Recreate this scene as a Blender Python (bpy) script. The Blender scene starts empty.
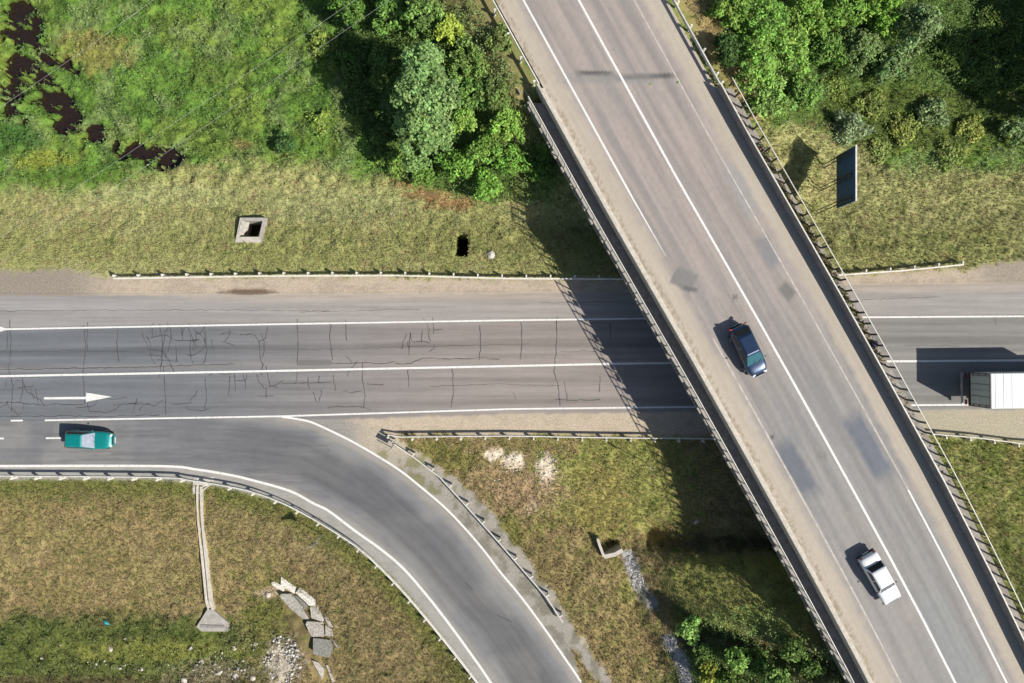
import bpy, bmesh, math, random
import numpy as np
from mathutils import Vector, Matrix
random.seed(7); rng = np.random.default_rng(7)
S = bpy.context.scene; COL = S.collection; PI = math.pi

# ------------------------------------------------------------------ camera, sky, sun, exposure
H = 58.0; FPX = 696.0
cd = bpy.data.cameras.new('camera'); cam = bpy.data.objects.new('camera', cd); COL.objects.link(cam)
cam.location = (0, 0, H); cd.sensor_width = 36; cd.lens = FPX/1024*36; cd.clip_end = 3000; S.camera = cam
SUN_H = Vector((0.88, -0.475)).normalized(); ELEV = math.radians(42.0)
sd = Vector((SUN_H.x*math.cos(ELEV), SUN_H.y*math.cos(ELEV), math.sin(ELEV)))
w = bpy.data.worlds.new('World'); S.world = w; w.use_nodes = True
nt = w.node_tree; sky = nt.nodes.new('ShaderNodeTexSky'); sky.sky_type = 'NISHITA'; sky.sun_disc = False
sky.sun_elevation = ELEV; sky.sun_rotation = math.atan2(SUN_H.x, SUN_H.y)
nt.links.new(sky.outputs[0], nt.nodes['Background'].inputs[0]); nt.nodes['Background'].inputs[1].default_value = 0.07
sl = bpy.data.lights.new('sun', 'SUN'); so = bpy.data.objects.new('sun', sl); COL.objects.link(so)
sl.energy = 4.6; sl.angle = math.radians(0.5); sl.color = (1.0, 0.95, 0.87)
so.rotation_euler = (-sd).to_track_quat('-Z', 'Y').to_euler(); so.location = (30, -20, 40)
S.view_settings.view_transform = 'Standard'; S.view_settings.look = 'None'
S.view_settings.exposure = 0.58; S.view_settings.gamma = 1

# ------------------------------------------------------------------ helpers
def P(px, py, z=0.0):
    k = (H-z)/FPX
    return Vector(((px-512)*k, (341.5-py)*k, z))
def tolin(c):
    c = np.asarray(c, float)/255.0
    return np.where(c <= .04045, c/12.92, ((c+.055)/1.055)**2.4)
KALB = 0.66
def C(r, g, b, k=KALB): return tolin((r, g, b))*k
TAB = np.random.default_rng(11).random(65536)
def vn(x, y, seed=0):
    xi = np.floor(x).astype(np.int64); yi = np.floor(y).astype(np.int64)
    fx = x-xi; fy = y-yi; fx = fx*fx*(3-2*fx); fy = fy*fy*(3-2*fy)
    def h(a, b): return TAB[((a*73856093) ^ (b*19349663) ^ (seed*83492791)) & 65535]
    return (h(xi, yi)*(1-fx)+h(xi+1, yi)*fx)*(1-fy)+(h(xi, yi+1)*(1-fx)+h(xi+1, yi+1)*fx)*fy
def fbm(x, y, o=4, seed=0, g=.5):
    s = 0; a = 1; t = 0
    for i in range(o):
        s = s+a*vn(x*2**i+i*17.3, y*2**i-i*9.1, seed+i); t += a; a *= g
    return s/t
def sst(a, b, x):
    t = np.clip((x-a)/(b-a), 0, 1); return t*t*(3-2*t)
def dseg(x, y, pts, closed=False):
    """distance and signed side (positive = left of travel in y-down space) to a polyline"""
    best = np.full(np.shape(x), 1e9); side = np.zeros(np.shape(x))
    for (ax, ay), (bx, by) in zip(pts[:-1], pts[1:]):
        dx, dy = bx-ax, by-ay; L = dx*dx+dy*dy
        t = np.clip(((x-ax)*dx+(y-ay)*dy)/L, 0, 1)
        d = np.hypot(x-ax-t*dx, y-ay-t*dy)
        s = np.sign((x-ax)*dy-(y-ay)*dx)
        m = d < best; best = np.where(m, d, best); side = np.where(m, s, side)
    return best, side
def inpoly(x, y, pts):
    r = np.zeros(np.shape(x), bool); n = len(pts)
    for i in range(n):
        (ax, ay), (bx, by) = pts[i], pts[(i+1) % n]
        c = ((ay > y) != (by > y)) & (x < (bx-ax)*(y-ay)/((by-ay)+1e-12)+ax); r ^= c
    return r
def mixc(col, c, m):
    m = np.clip(m, 0, 1)[..., None]; return col*(1-m)+np.asarray(c)*m
def resample(pts, step):
    pts = [Vector(p) for p in pts]; out = [pts[0].copy()]; acc = 0.0; need = step
    for a, b in zip(pts[:-1], pts[1:]):
        L = (b-a).length; pos = 0
        while pos+need <= L: pos += need; out.append(a.lerp(b, pos/L)); need = step
        need -= (L-pos)
    if (out[-1]-pts[-1]).length > step*.3: out.append(pts[-1].copy())
    return out
def smooth_path(pts, n=6):
    pts = [Vector(p) for p in pts]; out = []
    for i in range(len(pts)-1):
        p0 = pts[max(i-1, 0)]; p1 = pts[i]; p2 = pts[i+1]; p3 = pts[min(i+2, len(pts)-1)]
        for k in range(n):
            t = k/n
            out.append(.5*((2*p1)+(p2-p0)*t+(2*p0-5*p1+4*p2-p3)*t*t+(3*p1-p0-3*p2+p3)*t**3))
    out.append(pts[-1]); return out

# ------------------------------------------------------------------ materials
def newmat(name):
    m = bpy.data.materials.new(name); m.use_nodes = True
    return m, m.node_tree, m.node_tree.nodes['Principled BSDF']
def noise_node(nt, scale, detail=4, rough=.6, coord='Object', stretch=None):
    tc = nt.nodes.new('ShaderNodeTexCoord'); n = nt.nodes.new('ShaderNodeTexNoise')
    n.inputs['Scale'].default_value = scale; n.inputs['Detail'].default_value = detail; n.inputs['Roughness'].default_value = rough
    if stretch:
        mp = nt.nodes.new('ShaderNodeMapping'); mp.inputs['Scale'].default_value = stretch
        nt.links.new(tc.outputs[coord], mp.inputs[0]); nt.links.new(mp.outputs[0], n.inputs[0])
    else: nt.links.new(tc.outputs[coord], n.inputs[0])
    return n
def vcmat(name, rough=.9, sc=9.0, amt=.35, bump=.0, bsc=12, spec=.2, trans=0, hue=None):
    m, nt, b = newmat(name)
    a = nt.nodes.new('ShaderNodeAttribute'); a.attribute_name = 'Col'
    n = noise_node(nt, sc, 5, .7)
    mr = nt.nodes.new('ShaderNodeMapRange'); mr.inputs[1].default_value = .3; mr.inputs[2].default_value = .7
    mr.inputs[3].default_value = 1-amt; mr.inputs[4].default_value = 1+amt
    nt.links.new(n.outputs[0], mr.inputs[0])
    mu = nt.nodes.new('ShaderNodeVectorMath'); mu.operation = 'SCALE'
    nt.links.new(a.outputs[0], mu.inputs[0]); nt.links.new(mr.outputs[0], mu.inputs[3])
    nt.links.new(mu.outputs[0], b.inputs['Base Color'])
    b.inputs['Roughness'].default_value = rough; b.inputs['Specular IOR Level'].default_value = spec
    if bump:
        n2 = noise_node(nt, bsc, 6, .7); bp = nt.nodes.new('ShaderNodeBump')
        bp.inputs['Strength'].default_value = bump; bp.inputs['Distance'].default_value = .05
        nt.links.new(n2.outputs[0], bp.inputs['Height']); nt.links.new(bp.outputs[0], b.inputs['Normal'])
    if trans:
        tr = nt.nodes.new('ShaderNodeBsdfTranslucent'); mx = nt.nodes.new('ShaderNodeMixShader'); mx.inputs[0].default_value = trans
        nt.links.new(mu.outputs[0], tr.inputs[0])
        out = nt.nodes['Material Output']; nt.links.new(b.outputs[0], mx.inputs[1]); nt.links.new(tr.outputs[0], mx.inputs[2])
        nt.links.new(mx.outputs[0], out.inputs[0])
    return m
def mat(name, rgb, rough=.6, metal=0, amt=.2, sc=6.0, spec=.5, coat=0, bump=0, rgb2=None, lo=.35, hi=.65, stretch=None, bsc=25):
    """procedural colour: base colour broken up by noise (and a second colour in patches)"""
    m, nt, b = newmat(name)
    n = noise_node(nt, sc, 6, .65, stretch=stretch)
    cr = nt.nodes.new('ShaderNodeValToRGB')
    rgb = np.array(rgb, float); r2 = np.array(rgb2, float) if rgb2 is not None else rgb*(1+amt)
    r1 = rgb if rgb2 is not None else rgb*(1-amt)
    cr.color_ramp.elements[0].position = lo; cr.color_ramp.elements[1].position = hi
    cr.color_ramp.elements[0].color = (*r1, 1); cr.color_ramp.elements[1].color = (*r2, 1)
    nt.links.new(n.outputs[0], cr.inputs[0]); nt.links.new(cr.outputs[0], b.inputs['Base Color'])
    b.inputs['Roughness'].default_value = rough; b.inputs['Metallic'].default_value = metal
    b.inputs['Specular IOR Level'].default_value = spec; b.inputs['Coat Weight'].default_value = coat; b.inputs['Coat Roughness'].default_value = .06
    if bump:
        n2 = noise_node(nt, bsc, 6, .7); bp = nt.nodes.new('ShaderNodeBump')
        bp.inputs['Strength'].default_value = bump; bp.inputs['Distance'].default_value = .03
        nt.links.new(n2.outputs[0], bp.inputs['Height']); nt.links.new(bp.outputs[0], b.inputs['Normal'])
    return m
M = {}
M['ground'] = vcmat('ground_soil_grass', .95, 7, .28, .6, 9, .1)
M['asphalt'] = vcmat('asphalt_worn', .85, 14, .11, .25, 45, .25)
M['grass'] = vcmat('grass_blades', .8, 3, .25, 0, 9, .15, trans=.18)
M['leaf'] = vcmat('leaves', .62, 2.2, .22, 0, 9, .22, trans=.22)
M['paint'] = mat('road_paint', (.62, .61, .58), .7, sc=5, rgb2=(.42, .40, .37), lo=.50, hi=.70)
M['paint_worn'] = mat('road_paint_worn', (.46, .43, .39), .8, sc=2.2, rgb2=(.30, .27, .24), lo=.35, hi=.65)
M['tar'] = mat('crack_tar', (.055, .053, .054), .8, amt=.3)
M['galv'] = mat('galvanised_steel', (.44, .45, .45), .42, .55, amt=.15, sc=2, rgb2=(.56, .55, .52))
M['rail'] = mat('rail_pale_paint', (.58, .56, .50), .6, 0, sc=3, rgb2=(.42, .38, .33), lo=.45, hi=.7)
M['concrete'] = mat('concrete', (.36, .335, .30), .9, sc=2.5, rgb2=(.26, .245, .22), spec=.2, bump=.4)
M['concrete_pale'] = mat('concrete_pale', (.5, .46, .40), .9, sc=3.5, rgb2=(.36, .33, .28), spec=.2, bump=.3)
M['concrete_dark'] = mat('concrete_stained', (.17, .155, .145), .95, sc=2.2, rgb2=(.27, .25, .23), spec=.15, bump=.5)
M['walk'] = mat('walkway_concrete', (.30, .28, .25), .95, sc=2, rgb2=(.21, .185, .155), spec=.15, bump=.5, bsc=14)
M['trunk'] = mat('bark', (.13, .10, .075), .95, amt=.3, sc=9, bump=.6)
M['rubber'] = mat('tyre_rubber', (.02, .02, .021), .85, amt=.2)
M['glass'] = mat('dark_car_glass', (.01, .014, .022), .12, amt=.1, spec=.35)
M['plastic'] = mat('black_plastic', (.022, .022, .024), .55, amt=.2)
M['chrome'] = mat('chrome', (.6, .6, .6), .25, .9, amt=.05)
M['lamp'] = mat('headlamp_lens', (.75, .76, .78), .15, .2, amt=.05)
M['red'] = mat('red_lens', (.22, .012, .012), .35, amt=.1)
M['signback'] = mat('sign_back', (.06, .125, .24), .7, .0, amt=.12, sc=1.5, spec=.15)
M['signblue'] = mat('sign_blue', (.02, .09, .35), .4, amt=.05)
M['white'] = mat('white_paint', (.56, .575, .58), .45, amt=.04, sc=.9, rgb2=(.52, .535, .545))
M['steel_dark'] = mat('dark_steel', (.09, .085, .08), .6, .3, amt=.2)

# ------------------------------------------------------------------ object helpers
def tag(o, label=None, cat=None, group=None, kind=None):
    if label: o['label'] = label
    if cat: o['category'] = cat
    if group: o['group'] = group
    if kind: o['kind'] = kind
    return o
def empty(name, loc, rz=0, label=None, cat=None, group=None):
    o = bpy.data.objects.new(name, None); COL.objects.link(o); o.location = loc; o.rotation_euler = (0, 0, rz)
    o.empty_display_size = .3; return tag(o, label, cat, group)
def link(name, me, m, parent=None, smooth=False):
    o = bpy.data.objects.new(name, me); COL.objects.link(o)
    if m: me.materials.append(m)
    if smooth:
        for p in me.polygons: p.use_smooth = True
    if parent: o.parent = parent
    return o
def mesh_np(name, V, F, m, col=None, parent=None, smooth=False):
    V = np.asarray(V, np.float32); F = np.asarray(F, np.int32); me = bpy.data.meshes.new(name)
    me.vertices.add(len(V)); me.vertices.foreach_set('co', V.ravel())
    n = F.shape[1]; me.loops.add(F.size); me.loops.foreach_set('vertex_index', F.ravel())
    me.polygons.add(len(F)); me.polygons.foreach_set('loop_start', np.arange(0, F.size, n, dtype=np.int32))
    me.polygons.foreach_set('loop_total', np.full(len(F), n, np.int32))
    if smooth: me.polygons.foreach_set('use_smooth', np.ones(len(F), bool))
    me.update(calc_edges=True)
    if col is not None:
        a = me.color_attributes.new('Col', 'FLOAT_COLOR', 'POINT')
        c = np.ones((len(V), 4), np.float32); c[:, :3] = np.clip(col, 0.002, .9); a.data.foreach_set('color', c.ravel())
    return link(name, me, m, parent)
def grid(name, G, m, col, kind='structure', keep=None, smooth=True):
    """G (rows, cols, 3) -> quad sheet"""
    r, c = G.shape[:2]; idx = np.arange(r*c).reshape(r, c)
    F = np.stack([idx[:-1, :-1], idx[:-1, 1:], idx[1:, 1:], idx[1:, :-1]], -1)
    if keep is not None: F = F[keep]
    F = F.reshape(-1, 4)
    # make the normals face up
    V = G.reshape(-1, 3); a, b, d = V[F[0, 0]], V[F[0, 1]], V[F[0, 3]]
    if np.cross(b-a, d-a)[2] < 0: F = F[:, ::-1]
    o = mesh_np(name, V, F, m, None if col is None else col.reshape(-1, 3), smooth=smooth)
    if kind: o['kind'] = kind
    return o
class B:
    """bmesh collector"""
    def __init__(s): s.bm = bmesh.new()
    def box(s, c, size, rz=0, mtx=None):
        mt = Matrix.Translation(c) @ Matrix.Rotation(rz, 4, 'Z') @ Matrix.Diagonal((*size, 1))
        if mtx: mt = mtx @ mt
        bmesh.ops.create_cube(s.bm, size=1, matrix=mt); return s
    def tube(s, pts, r, n=8, cap=True):
        pts = [Vector(p) for p in pts]; rs = r if isinstance(r, (list, tuple)) else [r]*len(pts); rings = []
        for i, p in enumerate(pts):
            t = (pts[min(i+1, len(pts)-1)]-pts[max(i-1, 0)]).normalized()
            a = t.cross(Vector((0, 0, 1)))
            if a.length < .05: a = t.cross(Vector((0, 1, 0)))
            a.normalize(); b2 = t.cross(a)
            rings.append([s.bm.verts.new(p+a*math.cos(k*2*PI/n)*rs[i]+b2*math.sin(k*2*PI/n)*rs[i]) for k in range(n)])
        for A, Bq in zip(rings[:-1], rings[1:]):
            for k in range(n): s.bm.faces.new((A[k], A[(k+1) % n], Bq[(k+1) % n], Bq[k]))
        if cap: s.bm.faces.new(rings[0][::-1]); s.bm.faces.new(rings[-1])
        return s
    def sweep(s, pts, prof, closed=True):
        """sweep a (side, z) profile along a path; side is to the left of travel"""
        pts = [Vector(p) for p in pts]; rings = []
        for i, p in enumerate(pts):
            t = pts[min(i+1, len(pts)-1)]-pts[max(i-1, 0)]; t.z = 0; t.normalize(); nrm = Vector((-t.y, t.x, 0))
            rings.append([s.bm.verts.new(p+nrm*a+Vector((0, 0, z))) for a, z in prof])
        n = len(prof); m = n if closed else n-1
        for A, Bq in zip(rings[:-1], rings[1:]):
            for k in range(m): s.bm.faces.new((A[k], A[(k+1) % n], Bq[(k+1) % n], Bq[k]))
        if closed: s.bm.faces.new(rings[0][::-1]); s.bm.faces.new(rings[-1])
        return s
    def prism(s, poly, z0, z1):
        """poly: list of (x,y), or a pair of side polylines; z0,z1 floats or per-vertex lists"""
        if len(poly) == 2:
            A_, B_ = poly; q = [[s.bm.verts.new((x, y, z)) for x, y in l] for l in (A_, B_) for z in (z0, z1)]; m = len(A_)
            for i in range(m-1):
                for a, b in ((q[0], q[1]), (q[1], q[3]), (q[3], q[2]), (q[2], q[0])): s.bm.faces.new((a[i], a[i+1], b[i+1], b[i]))
            for i in (0, m-1): s.bm.faces.new((q[0][i], q[1][i], q[3][i], q[2][i]))
            return s
        n = len(poly); z0 = z0 if isinstance(z0, (list, tuple)) else [z0]*n; z1 = z1 if isinstance(z1, (list, tuple)) else [z1]*n
        a = [s.bm.verts.new((x, y, z)) for (x, y), z in zip(poly, z0)]; b = [s.bm.verts.new((x, y, z)) for (x, y), z in zip(poly, z1)]
        s.bm.faces.new(a[::-1]); s.bm.faces.new(b)
        for i in range(n): s.bm.faces.new((a[i], a[(i+1) % n], b[(i+1) % n], b[i]))
        return s
    def build(s, name, m, parent=None, bevel=0, smooth=False, sub=0, seg=2):
        bmesh.ops.recalc_face_normals(s.bm, faces=s.bm.faces)
        me = bpy.data.meshes.new(name); s.bm.to_mesh(me); s.bm.free()
        o = link(name, me, m, parent, smooth)
        if bevel:
            md = o.modifiers.new('bevel', 'BEVEL'); md.width = bevel; md.segments = seg; md.limit_method = 'ANGLE'
        if sub:
            md = o.modifiers.new('sub', 'SUBSURF'); md.levels = sub; md.render_levels = sub
        return o

# ------------------------------------------------------------------ layout measured on the photo (pixels at road level)
YN = ([-4000, 0, 260, 510, 840, 1024, 5000], [300, 296, 295, 293.5, 285, 283, 270])      # north asphalt edge
L1 = ([-4000, 0, 260, 510, 640, 1024, 5000], [372, 329.3, 324.5, 320.3, 318.6, 316.3, 305])      # edge line north
L2 = ([-4000, 0, 260, 510, 640, 1024, 5000], [419, 376.2, 371.2, 366, 363.3, 360.3, 349])        # centre line
L3 = ([-4000, 45, 282, 510, 700, 1024, 5000], [460, 420.3, 416.2, 409, 406.8, 404.3, 393])       # edge line south
def il(T_, x): return np.interp(x, T_[0], T_[1])
RIN = [(281.6, 416.6), (300, 419.5), (316, 424), (355, 443), (395, 467), (421, 487), (447.6, 510), (471, 535), (486, 553), (500, 571.5), (520, 595.5), (539.5, 621.5), (560, 651), (581.7, 683), (622, 746), (900, 1190), (1900, 2790)]
ROUT = [(-4000, 500), (-600, 471), (0, 466), (158, 466), (197.6, 469.6), (228, 474.5), (250, 479.5), (289.5, 490.7), (313, 503), (329, 511), (355, 530.7), (380, 548.5), (402, 567), (424, 591.8), (447, 621), (468.6, 650.5), (491, 683), (530, 746), (805, 1190), (1795, 2790)]
GORE = [(392, 443), (413, 457), (439.7, 477.5), (463, 503), (500, 544), (523.7, 571.5), (547.4, 599), (563, 623)]
RCEN = [(-4000, 470), (0, 442), (158, 442), (250, 451), (302, 458), (340, 478), (375, 499), (408, 527), (436, 554), (462, 587), (493, 622), (536, 683), (576, 746), (852, 1190), (1850, 2790)]
# bridge axes: u across (to the right), v along (towards the bottom of the photo)
NX, NY = .8758, .4826; DX, DY = .4826, -.8758; U0 = 16.68; ZD = 6.0
def bend(v): return np.interp(v, [-260, -60, -5, 2, 8, 15, 23, 28, 33, 38.3, 45, 60, 300], [0, 0, 0, .12, .22, .27, .28, .26, .19, .02, -.25, -.9, -20])
def pinch(u, v): return u*(1-.05*np.clip((v-24)/14, 0, 1)*(np.asarray(u) > 0))
def UVn(u, v): w_ = pinch(u, v)+U0+bend(v); return w_*NX+v*DX, w_*NY+v*DY
def UV(u, v, z=ZD): a, b = UVn(u, v); return Vector((float(a), float(b), z))
def toUV(X, Y): v = X*DX+Y*DY; return X*NX+Y*NY-U0-bend(v), v
def vat(u, Y): return ((u+U0)*NY-Y)/.8758
YA, YB = 18.9, -27.5       # abutment lines

# ------------------------------------------------------------------ terrain
GUL = [((830, 562), (760, 548), (700, 543), (664, 542)), ((648, 592), (668, 606), (700, 626), (760, 640), (900, 660))]
MARSH = [(12, 10, 20), (22, 38, 22), (14, 62, 20), (40, 55, 13), (8, 88, 20), (35, 75, 16), (48, 98, 22), (62, 118, 19), (18, 118, 6), (88, 130, 13), (95, 138, 7), (128, 147, 13), (145, 153, 17), (160, 158, 14), (177, 158, 9), (110, 143, 8), (3, 30, 13), (60, 60, 9), (6, 6, 12), (30, 18, 10), (70, 70, 7), (5, 108, 12), (34, 96, 12), (170, 154, 14), (118, 152, 10)]
def terrain(X, Y):
    gx = 512+X*12; gy = 341.5-Y*12
    Dm = np.maximum(268-gy, gy-440); 
    dr, _ = dseg(gx, gy, RCEN); dg, _ = dseg(gx, gy, GORE)
    D = np.minimum(np.minimum(Dm, dr-50), dg-7); D = np.maximum(D, 0)/12.0
    north = gy < 330
    hn = -.95*sst(0, 5.5, D)+.45*sst(5.0, 8.5, D)
    hs = -2.2*sst(0.2, 11, D)
    h = np.where(north, hn, hs)
    # embankments carrying the upper road
    u, v = toUV(X, Y)
    au = np.maximum(np.abs(u-.1)-7.5, 0)
    wob = (fbm(X*.25, Y*.25, 3, 5)-.5)*1.0
    for dd in (np.hypot(au, np.maximum(YA+.4-Y, 0)), np.hypot(au, np.maximum(Y-YB-.8, 0))):
        e = 5.86-np.maximum(dd+wob*sst(0, 3, dd), 0)/np.where(Y < 0, 1.7, np.where(u > 0, 1.42, 1.5))
        h = np.where(e > h, e, h)
    h = np.where(Y < YB-.4, np.maximum(h, np.where(au <= 0, 5.86, -9)), h)
    # gullies south of the road
    for g, dep, wd in ((GUL[0], 2.1, 26), (GUL[1], 1.5, 18)):
        d, _ = dseg(gx, gy, g); h = h-dep*(1-sst(0, wd, d+(fbm(X*.8, Y*.8, 3, 9)-.5)*8))*sst(0, 1.5, D)
    # marsh hollows, water level -0.95
    hol = np.zeros_like(h)
    for cx, cy, r in MARSH: hol = np.maximum(hol, 1-np.hypot(gx-cx, (gy-cy)*1.25)/r)
    nz = .5*fbm(X*1.3, Y*1.6, 3, 21, .6)+.5*fbm(X*3.2, Y*3.8, 3, 22, .6)-.5
    hol = np.where(hol > .01, hol+nz*3.0+.16, 0)
    h = h-1.0*sst(.16, .34, hol)*(gx < 200)*(gy < 175)
    # open pit by the road
    px_, py_ = 512+X*FPX/(H+1), 341.5-Y*FPX/(H+1)
    pit = np.maximum(np.abs(px_-462.5)-3.2, 0)**2+np.maximum(np.abs(py_-246)-8.5, 0)**2
    h = h-2.6*(1-sst(0.5, 9, pit))
    # catch box pit
    bx = np.maximum(np.abs(px_-249.5-(235-py_)*.2)-11, np.abs(py_-229)-7); h = np.where(bx < 0, np.minimum(h, -2.4), h)
    # culvert pocket
    cp = np.hypot((gx-612)/11, (gy-549)/6); h = h-1.0*(1-sst(.5, 1.1, cp))
    # tussocks and bumps, none on the flat shoulders
    rel = (fbm(X*1.1, Y*1.1, 5, 33, .6)-.5)*.55+(vn(X*5, Y*5, 3)-.5)*.12
    amp = sst(.1, 1.6, D)*(1+.8*((gy < 185) & (gx < 900)))
    under = (np.abs(u-.1) < 7.3) & ((Y > YA+.5) | (Y < YB-.5))
    h = h+rel*amp*np.where(under, 0, 1)
    return np.where(under, np.minimum(h, 5.9), h)-.01
def Tz(x, y): return float(terrain(np.array([float(x)]), np.array([float(y)]))[0])
def G(px, py, dz=0):
    z = 0
    for _ in range(12): p = P(px, py, z); z = .5*z+.5*Tz(p.x, p.y)
    p = P(px, py, z); p.z = Tz(p.x, p.y)+dz; return p

# ------------------------------------------------------------------ ground colour (albedo only)
def blob(gx, gy, cx, cy, rx, ry, n, k=.55):
    return sst(0, .5, 1-np.hypot((gx-cx)/rx, (gy-cy)/ry)+(n-.5)*k*2)
def paint(X, Y, Z=None):
    Z = np.zeros_like(X) if Z is None else Z
    gx = 512+X*FPX/(H-Z); gy = 341.5-Y*FPX/(H-Z)
    n1 = fbm(X*.35, Y*.35, 4, 1); n2 = fbm(X*1.3, Y*1.3, 4, 2, .6); n3 = fbm(X*4, Y*4, 3, 3, .6); n4 = fbm(X*.12, Y*.12, 3, 4)
    n5 = fbm(X*.5+9, Y*.5+40, 4, 61)
    col = np.zeros(X.shape+(3,))+C(170, 170, 112)
    lush = np.zeros_like(X)
    # ---- north verge: mown
    col = mixc(col, C(172, 170, 116), sst(.5, .66, n1)*.8)
    col = mixc(col, C(152, 156, 92), sst(.5, .65, n2)*.45)
    col = mixc(col, C(172, 160, 112), sst(.55, .7, n5)*.5)
    col = mixc(col, C(154, 158, 90), sst(26, 8, np.abs(gy-245)+(n1-.5)*30)*.45*(gy < 300))
    # lush meadow above
    yb = np.interp(gx, [-200, 0, 100, 170, 250, 330, 400, 480, 800, 850, 900, 1024, 1200], [195, 192, 190, 172, 162, 168, 185, 200, 120, 140, 172, 165, 165])
    lm = sst(12, -12, gy-yb+(n2-.5)*34)
    lc = np.zeros_like(col)+C(104, 142, 62)
    lc = mixc(lc, C(128, 148, 70), sst(.46, .62, n1)*.6)
    lc = mixc(lc, C(82, 116, 52), sst(.52, .64, n5)*.5)
    lc = mixc(lc, C(132, 152, 100), sst(.54, .68, fbm(X*.5+30, Y*.5, 3, 8))*.55)
    lc = mixc(lc, C(60, 88, 38), sst(.56, .68, n2)*.6)
    lc = mixc(lc, C(150, 140, 84), blob(gx, gy, 95, 50, 50, 26, n2)*.6)
    lc = mixc(lc, C(138, 152, 62), blob(gx, gy, 40, 158, 45, 14, n2)*.9)
    lc = mixc(lc, C(66, 112, 50), blob(gx, gy, 16, 140, 40, 25, n2)*.7)
    lc = mixc(lc, C(140, 156, 70), blob(gx, gy, 900, 118, 150, 46, n2)*.85)
    lc = mixc(lc, C(88, 120, 48), (blob(gx, gy, 90, 178, 180, 10, n2))*.7)
    lc = lc*np.array([1.06, 1.0, .92])
    col = mixc(col, lc, lm*(gy < 300)); lush = np.where(gy < 300, lm, 0)
    col = mixc(col, C(168, 174, 120), (blob(gx, gy, 330, 205, 110, 22, n2)+blob(gx, gy, 160, 195, 100, 14, n2))*.55*(gy < 235))
    for b in ((428, 194, 34, 8), (455, 203, 34, 9), (522, 186, 16, 18), (412, 182, 26, 7)):
        col = mixc(col, C(168, 136, 92), blob(gx, gy, *b, n3, .8)*.9); 
    for b in ((242, 145, 16, 8), ): col = mixc(col, C(150, 120, 80), blob(gx, gy, *b, n2)*.5)
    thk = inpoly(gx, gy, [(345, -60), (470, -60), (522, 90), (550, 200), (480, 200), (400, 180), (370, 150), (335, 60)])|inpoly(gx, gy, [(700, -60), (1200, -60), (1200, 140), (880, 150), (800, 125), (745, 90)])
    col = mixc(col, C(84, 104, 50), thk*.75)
    # embankment shoulders: brown dry strip beside the upper road
    u, v = toUV(X, Y)
    emb = (Z > 3.2)
    col = mixc(col, C(146, 134, 92), sst(3.0, .6, np.abs(u+7.6)+(n2-.5)*4.0)*emb*.85); lush = lush*(1-sst(2.4, .6, np.abs(u+7.6))*emb)
    col = mixc(col, C(170, 152, 104), sst(2.2, .4, np.abs(u-7.6)+(n2-.5)*2.0)*emb*(gy < 120)); lush = lush*(1-sst(2.2, .5, np.abs(u-7.6))*emb)
    # ---- south
    so = gy > 425
    sc_ = np.zeros_like(col)+C(158, 140, 98)
    sc_ = mixc(sc_, C(164, 148, 106), sst(.5, .64, n1)*.5)
    sc_ = mixc(sc_, C(132, 128, 74), sst(.5, .62, n2)*.35)
    sc_ = mixc(sc_, C(140, 134, 80), sst(.5, .6, n5)*.4)
    sc_ = mixc(sc_, C(104, 90, 56), sst(.5, .15, np.abs(((gy+3*np.sin(gx*.05)-531)%19)-2))*sst(.42, .55, n1)*(gy < 612)*(gx < 195)*.5)
    dr, sr = dseg(gx, gy, RCEN)
    left = (gx < 560) & (sr > 0) if False else None
    dout, sout = dseg(gx, gy, ROUT)
    west = inpoly(gx, gy, ROUT+[(1795, 6000), (-4000, 6000)])
    sc_ = mixc(sc_, C(122, 126, 66), sst(44, 18, dout+(n2-.5)*16)*west*.95)
    lowb = sst(-8, 10, gy-616+(n2-.5)*18)*sst(300, 215, gx)
    sc_ = mixc(sc_, C(104, 114, 58), lowb); sc_ = mixc(sc_, C(74, 88, 42), lowb*sst(.5, .6, n2)*.7)
    sc_ = mixc(sc_, C(132, 136, 66), lowb*blob(gx, gy, 150, 650, 120, 14, n2)*.8)
    sc_ = mixc(sc_, C(96, 86, 60), sst(0, 14, gy-670+(n2-.5)*26)*lowb*.85)
    sc_ = mixc(sc_, C(112, 120, 54), blob(gx, gy, 280, 615, 40, 55, n2)*west*.7)
    sc_ = mixc(sc_, C(120, 106, 76), blob(gx, gy, 303, 625, 26, 52, n3, .8)*west*.85)
    sc_ = mixc(sc_, C(190, 172, 142), blob(gx, gy, 272, 592, 22, 7, n2)*west*.9)
    sc_ = mixc(sc_, C(196, 186, 170), blob(gx, gy, 283, 662, 22, 30, n3, .7)*west*.9)
    sc_ = mixc(sc_, C(150, 138, 112), blob(gx, gy, 215, 674, 50, 16, n3, .9)*west*.7)
    # triangle between ramp and bridge
    east = ~west
    sc_ = mixc(sc_, C(150, 152, 84), east*(blob(gx, gy, 620, 480, 110, 75, n2)+blob(gx, gy, 760, 590, 150, 60, n2))*.95)
    sc_ = mixc(sc_, C(168, 150, 92), east*blob(gx, gy, 600, 500, 40, 50, n2)*.5)
    sc_ = mixc(sc_, C(130, 128, 66), east*(blob(gx, gy, 440, 455, 50, 22, n2)+blob(gx, gy, 500, 530, 40, 26, n2))*.8)
    sc_ = mixc(sc_, C(232, 218, 196), east*(blob(gx, gy, 546, 470, 13, 20, n3, .5)+blob(gx, gy, 514, 461, 15, 12, n3, .5)+blob(gx, gy, 494, 454, 12, 8, n3, .8)+blob(gx, gy, 533, 505, 8, 10, n3, .8)*.7))
    sc_ = mixc(sc_, C(176, 150, 118), east*(blob(gx, gy, 520, 490, 55, 28, n3, .8))*.75)
    sc_ = mixc(sc_, C(72, 94, 40), east*blob(gx, gy, 730, 670, 90, 45, n2)*.8)
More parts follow.
